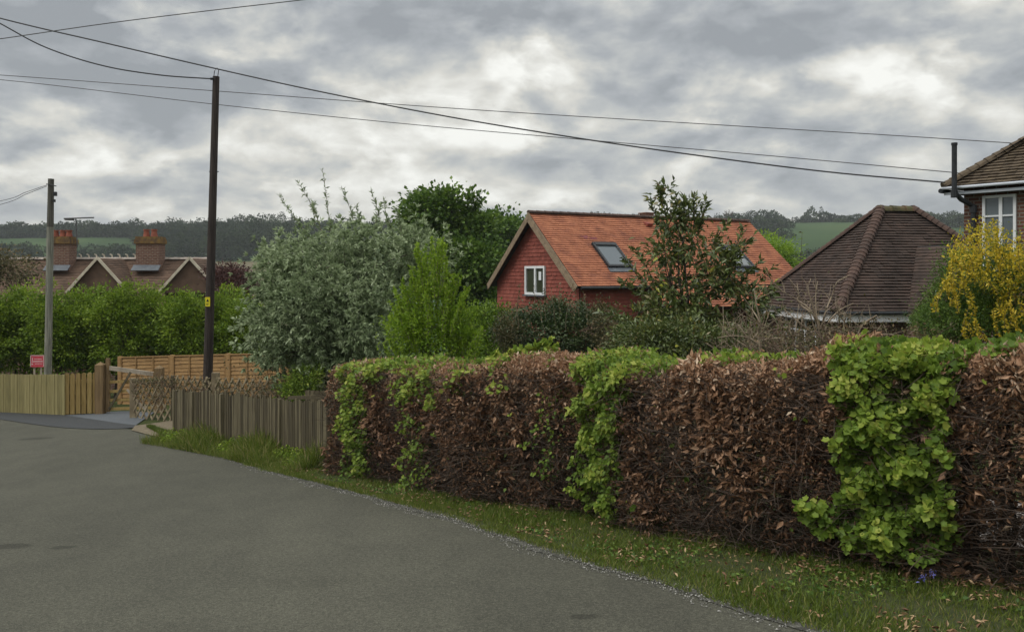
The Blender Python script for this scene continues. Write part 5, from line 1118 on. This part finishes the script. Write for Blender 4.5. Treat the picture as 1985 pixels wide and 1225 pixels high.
# estate sign on two stakes
sc_ = P(72, 700, 24.9); sg = thing('sign_board', 'small red sign board on two pale stakes behind the board fence', 'sign', on(sc_.x, 24.9)); wS, hS = 26/FPX*24.9, 23/FPX*24.9
o = sc_-Vector((wS/2, 0, hS/2)); mb = MB(); mb.box(o, (wS, 0, 0), (0, .02, 0), (0, 0, hS)); build(mb, 'board', M['red'], sg); mb = MB()
def sb(x0, x1, z0, z1): mb.box(o+Vector((wS*x0, -.004, hS*z0)), (wS*(x1-x0), 0, 0), (0, .003, 0), (0, 0, hS*(z1-z0)))
x = .30
for w_ in (.06, .09, .05, .08, .10, .06): sb(x, x+w_, .64, .70); x += w_+.02
sb(.28, .92, .44, .52); sb(0, 1, .95, 1); sb(.96, 1, .03, .94); sb(0, .04, .03, .94)
sb(.08, .2, .2, .3); sb(.10, .26, .42, .50); sb(.12, .18, .55, .8)
x = .34
for w_ in (.1, .07, .12, .08, .09): sb(x, x+w_, .26, .31); x += w_+.02
build(mb, 'lettering', M['signwhite'], sg)
for px in (66, 79):
    q = P(px, 700, 24.94); mb = MB(); zz = g(q.x, q.y); mb.box(Vector((q.x-.02, q.y, zz)), (.045, 0, 0), (0, .03, 0), (0, 0, sc_.z-zz)); build(mb, 'stake', M['wood_rail'], sg)

# ------------------------------------------------------------------ poles and wires
tp_ = P(419, 149, 21); bt_ = P(403, 725, 21); dirp = (tp_-bt_); bp_ = tp_-dirp*((tp_.z-g(bt_.x, 21)+.2)/dirp.z)
pole = thing('utility_pole', 'tall dark brown creosoted utility pole leaning slightly right', 'pole', Vector((bp_.x, 21, g(bp_.x, 21))))
mb = MB(); mb.tube([bp_, tp_], [.118, .078], 14); build(mb, 'post', M['pole_brown'], pole, True)
yp = P(402.5, 585, 20.87); mb = MB(); mb.box(yp-Vector((.055, 0, .11)), (.11, 0, 0), (0, .012, 0), (0, 0, .22)); yo = build(mb, 'warning_plate', M['yellow'], pole)
mb = MB(); q = yp-Vector((0, .003, 0)); mb.prism([q+Vector((-.035, 0, .0)), q+Vector((.035, 0, 0)), q+Vector((0, 0, .07))], (0, .002, 0)); mb.box(q+Vector((-.035, 0, -.05)), (.07, 0, 0), (0, .002, 0), (0, 0, .012)); mb.box(q+Vector((-.035, 0, -.075)), (.05, 0, 0), (0, .002, 0), (0, 0, .012)); build(mb, 'marking', M['black'], yo)
mb = MB(); lp_ = [P(414, 152, 20.95), P(416, 138, 20.98), P(421, 132, 21), P(424, 136, 21), P(422, 150, 21)]; mb.tube(lp_, .009, 6); build(mb, 'cable_loop', M['cable'], pole)
mb = MB(); mb.tube([P(408, 153.5, 20.9), P(415, 153, 20.95)], .03, 8); build(mb, 'anchor', M['dark'], pole)
mb = MB()
for t in (.32, .5): q = tp_-dirp*t; mb.tube([q+Vector((-.10, -.02, 0)), q+Vector((.13, -.02, 0))], .012, 6)
build(mb, 'bolt', M['dark'], pole)
tp2 = P(99, 347, 25.6); bt2 = P(93, 720, 25.6); d2 = tp2-bt2; b2_ = tp2-d2*((tp2.z-g(bt2.x, 25.6)+.2)/d2.z)
pole2 = thing('telegraph_pole', 'shorter pale grey weathered pole behind the board fence', 'pole', Vector((b2_.x, 25.6, g(b2_.x, 25.6))))
mb = MB(); mb.tube([b2_, tp2-d2*.25], [.108, .094], 14, cap=False); build(mb, 'post', M['pole_grey'], pole2, True)
mb = MB(); mb.tube([tp2-d2*.25, tp2], [.094, .082], 14); build(mb, 'pole_top', surf('dark_weathered_pole', [(.05, .048, .04), (.12, .115, .095)], 5, stretch=(6, 6, .4)), pole2, True)
mb = MB(); mb.tube([P(90, 357, 25.5), P(109, 361, 25.5)], .015, 6); mb.box(P(103, 380, 25.45), (.08, 0, 0), (0, .08, 0), (0, 0, .12)); mb.box(P(102, 392, 25.45), (.06, 0, 0), (0, .06, 0), (0, 0, .08)); build(mb, 'insulator', M['dark'], pole2)
def wire(label, pts, r, mat='cable', dots=False, ext=8):
    c = catmull([P(*p) for p in pts], ext); mb = MB(); mb.tube(c, r, 6); mid = c[len(c)//2]
    o = build(mb, 'overhead_cable', M[mat], None, True, base=Vector(c[0])); tag(o, label, 'cable', 'overhead cables'); return o
wire('thickest cable looping over the tall brown pole top and running to the brick house', [(-300, -45, 21), (0, 36, 21), (200, 83, 21), (420, 134, 21), (620, 178, 20.5), (860, 225, 20), (1100, 265, 19.5), (1340, 300, 19), (1600, 333, 18.6), (1832, 354, 18.3)], .0165)
wire('sagging twisted cable ending at the side of the tall brown pole top', [(-260, -90, 20), (-100, -8, 20), (0, 46, 20.2), (90, 93, 20.4), (200, 128, 20.6), (310, 146, 20.8), (412, 153.5, 20.95)], .016, 'cable')
wire('thin cable climbing to the right across the top left corner of the sky', [(-200, 103, 16), (0, 76, 16), (200, 47, 16), (400, 22, 16), (590, 0, 16), (900, -38, 16)], .0085, 'cablegrey')
wire('upper thin cable crossing the whole sky to the brick roof', [(-300, 128, 24), (0, 146, 24), (420, 177, 23), (900, 212, 22), (1400, 243, 21), (1700, 261, 20), (1950, 277, 18.7), (2010, 281, 18.2)], .010, 'cablegrey')
wire('lower thin cable crossing the sky to the brick house corner', [(-300, 135, 25), (0, 155, 24.5), (420, 203, 23.5), (780, 240, 22.5), (1200, 277, 21), (1500, 303, 20), (1862, 336, 18.5)], .010, 'cablegrey')
wire('upper short cable from the grey pole out to the left', [(-200, 425, 26), (0, 390, 26), (50, 373, 25.8), (91, 359, 25.6)], .008, 'cablegrey')
wire('lower short cable from the grey pole out to the left', [(-200, 445, 26), (0, 397, 26), (50, 377, 25.8), (91, 361, 25.55)], .008, 'cablegrey')

# ------------------------------------------------------------------ far hills: woods and single trees
def crowns(name, items, per, mat, parent=None, seed=1, base=None, ls=1.):
    """many distant crowns as clumps of leaf-sized faces: items (x, y, ground z, height, radius)"""
    r = np.random.default_rng(seed); Pp, Dd, Ss, Tt = [], [], [], []
    for (x, y, z, h, rad) in items:
        n = per; d = unit(r.normal(size=(n, 3))); lob = 1+.22*np.sin(d[:, 0]*4+x)+.2*np.sin(d[:, 2]*5+y)+.15*r.normal(size=n)
        p = np.stack([x+d[:, 0]*rad*lob, y+d[:, 1]*rad*lob, z+h*.56+d[:, 2]*h*.44*lob], -1); p[:, 2] += 0; Pp.append(p); Dd.append(d+r.normal(size=(n, 3))*.6); Ss.append(rad*(.11+.13*r.random(n))*ls); Tt.append(np.full(n, .5+.25*r.normal())+r.normal(size=n)*.15)
    return leaves(name, np.concatenate(Pp), np.concatenate(Dd), np.concatenate(Ss), .85, mat, parent, 'fold', tint=np.concatenate(Tt), base=base)
rw = random.Random(9); items = []
def gt_(px, Y): x = (px-HX)/FPX*Y; return x, g(x, Y)
for px in np.arange(-250, 1250, 8.5):        # the wood along the left skyline
    for Y, k in (((498, 1), (530, 1)) if px > 270 else ())+((548, 1), (570, 1), (592, 1), (616, 1), (640, 1)):
        x, z = gt_(px+rw.uniform(-8, 8), Y+rw.uniform(-20, 20)); h = rw.uniform(8, 12.5)
        yc = Y if px > 420 or Y > 470 else Y+30
        x, z = gt_(px+rw.uniform(-6, 6), yc); items.append((x, yc, z-1, h*.72*(1+.28*math.sin(px*.031)*math.sin(px*.083+Y)), rw.uniform(3.4, 5.4)))
for px in np.arange(330, 680, 9):            # nearer taller wood left of the middle
    for Y in (430, 460, 500, 545):
        x, z = gt_(px+rw.uniform(-5, 5), Y); hh = (9+5*math.exp(-((px-520)/90)**2)+rw.uniform(-2, 3))*.85; items.append((x, Y, z-1, hh+1.5, rw.uniform(3, 4.8)))
for px in np.arange(-250, 330, 13):          # hedgerow lower down
    for Y in (428, 440):
        if rw.random() < .85 and not 85 < px < 150 and not 262 < px < 300: x, z = gt_(px+rw.uniform(-6, 6), Y); items.append((x, Y, z-1, rw.uniform(4, 8), rw.uniform(3, 5)))
tag(crowns('woodland', items, 330, M['farleaf'], seed=3, ls=1.4), kind='stuff')
items = []
for px in np.arange(1390, 1530, 9):
    for Y in (480, 540, 600):
        x, z = gt_(px+rw.uniform(-6, 6), Y); lim = np.interp(px, [1390, 1450, 1500, 1530], [9, 10, 8, 5])+rw.uniform(-1, 2); items.append((x, Y, z-1, lim*.75, rw.uniform(3, 5)))
for px in np.arange(1760, 2100, 9):
    for Y in (520, 600):
        x, z = gt_(px+rw.uniform(-6, 6), Y); items.append((x, Y, z-1, rw.uniform(5, 8), rw.uniform(3, 5)))
for px in np.arange(1552, 1700, 7):
    for Y in (636, 646):
        x, z = gt_(px, Y); items.append((x, Y, z-1, rw.uniform(2.6, 5), rw.uniform(2, 3.5)))
for px in np.arange(1625, 1680, 7):
    x, z = gt_(px, 590); items.append((x, 590, z-1, rw.uniform(2.5, 4), rw.uniform(2, 3)))
for px in np.arange(1480, 1600, 8):
    x, z = gt_(px, 380); items.append((x, 380, z-1, rw.uniform(4, 7), rw.uniform(2, 4)))
tag(crowns('wooded_hillside', items, 380, M['farleaf'], seed=4, ls=1.4), kind='stuff')
sky_trees = [(1497, 640, 12, 5.2, 'broad dark skyline tree left of the three small ones'), (1520, 640, 3.6, 1.6, 'smallest skyline tree, first of the three small ones'), (1528, 640, 4.6, 1.8, 'small round skyline tree, second of the three small ones'), (1541, 640, 6.5, 2.3, 'small skyline tree just left of the big dark clump'),
             (1562, 640, 8, 4.2, 'low wide skyline tree left of the tallest one'), (1571, 630, 13, 5.5, 'tallest round skyline tree above the green field'), (1600, 640, 10.5, 5, 'dull bushy skyline tree between the tallest and the pointed one'), (1593, 630, 13.5, 2.6, 'pointed conifer-like skyline tree above the green field'),
             (1618, 640, 8, 4.8, 'sloping bushy skyline tree right of the pointed one'), (1638, 640, 7.5, 4.6, 'round low skyline tree left of the bungalow ridge'), (1660, 640, 8.5, 4.2, 'rightmost skyline tree before the bungalow ridge')]
for i, (px, Y, h, rad, lab) in enumerate(sky_trees):
    h *= .74; rad *= .78
    x, z = gt_(px, Y); root = thing('skyline_tree', lab, 'tree', Vector((x, Y, z-.3)), 'trees on the far skyline')
    mb = MB(); mb.tube([Vector((x, Y, z-.5)), Vector((x, Y, z+h*.5))], [rad*.07, rad*.04], 6); build(mb, 'trunk', M['bark'], root); crowns('crown', [(x, Y, z-.2, h, rad)], 520, M['farleaf'], root, seed=20+i, ls=1.7)
# leafless round tree on the skyline
x, z = gt_(1412, 600); root = thing('leafless_tree', 'leafless round tree on the skyline above the far end of the orange roof', 'tree', Vector((x, 600, z))); rr_ = random.Random(2); paths = []
c = Vector((x, 600, z+6.5)); paths.append(([Vector((x, 600, z)), c-Z*3], [.5, .35])); 
for k in range(90):
    dv = Vector((rr_.gauss(0, 1), rr_.gauss(0, 1), rr_.gauss(.25, .8))).normalized(); q = c+Vector((dv.x*4.6, dv.y*4.6, dv.z*4.4))*rr_.uniform(.7, 1.05); paths.append((bend(c-Z*3.2, q, 4, .08, rr_), [.22, .16, .11, .08, .05]))
tubes(paths, M['twig'], 'branches', root, 4)

# ------------------------------------------------------------------ the air between here and the hills
hm = bpy.data.materials.new('haze'); hm.use_nodes = True; hn = hm.node_tree; hn.nodes.clear()
hv = hn.nodes.new('ShaderNodeVolumePrincipled'); hv.inputs['Color'].default_value = (.86, .91, .95, 1); hv.inputs['Density'].default_value = .00024
ho = hn.nodes.new('ShaderNodeOutputMaterial'); hn.links.new(hv.outputs[0], ho.inputs['Volume'])
mb = MB(); mb.box((-1600, -90, -40), (3200, 0, 0), (0, 1600, 0), (0, 0, 130)); tag(build(mb, 'haze', hm, None), kind='stuff')
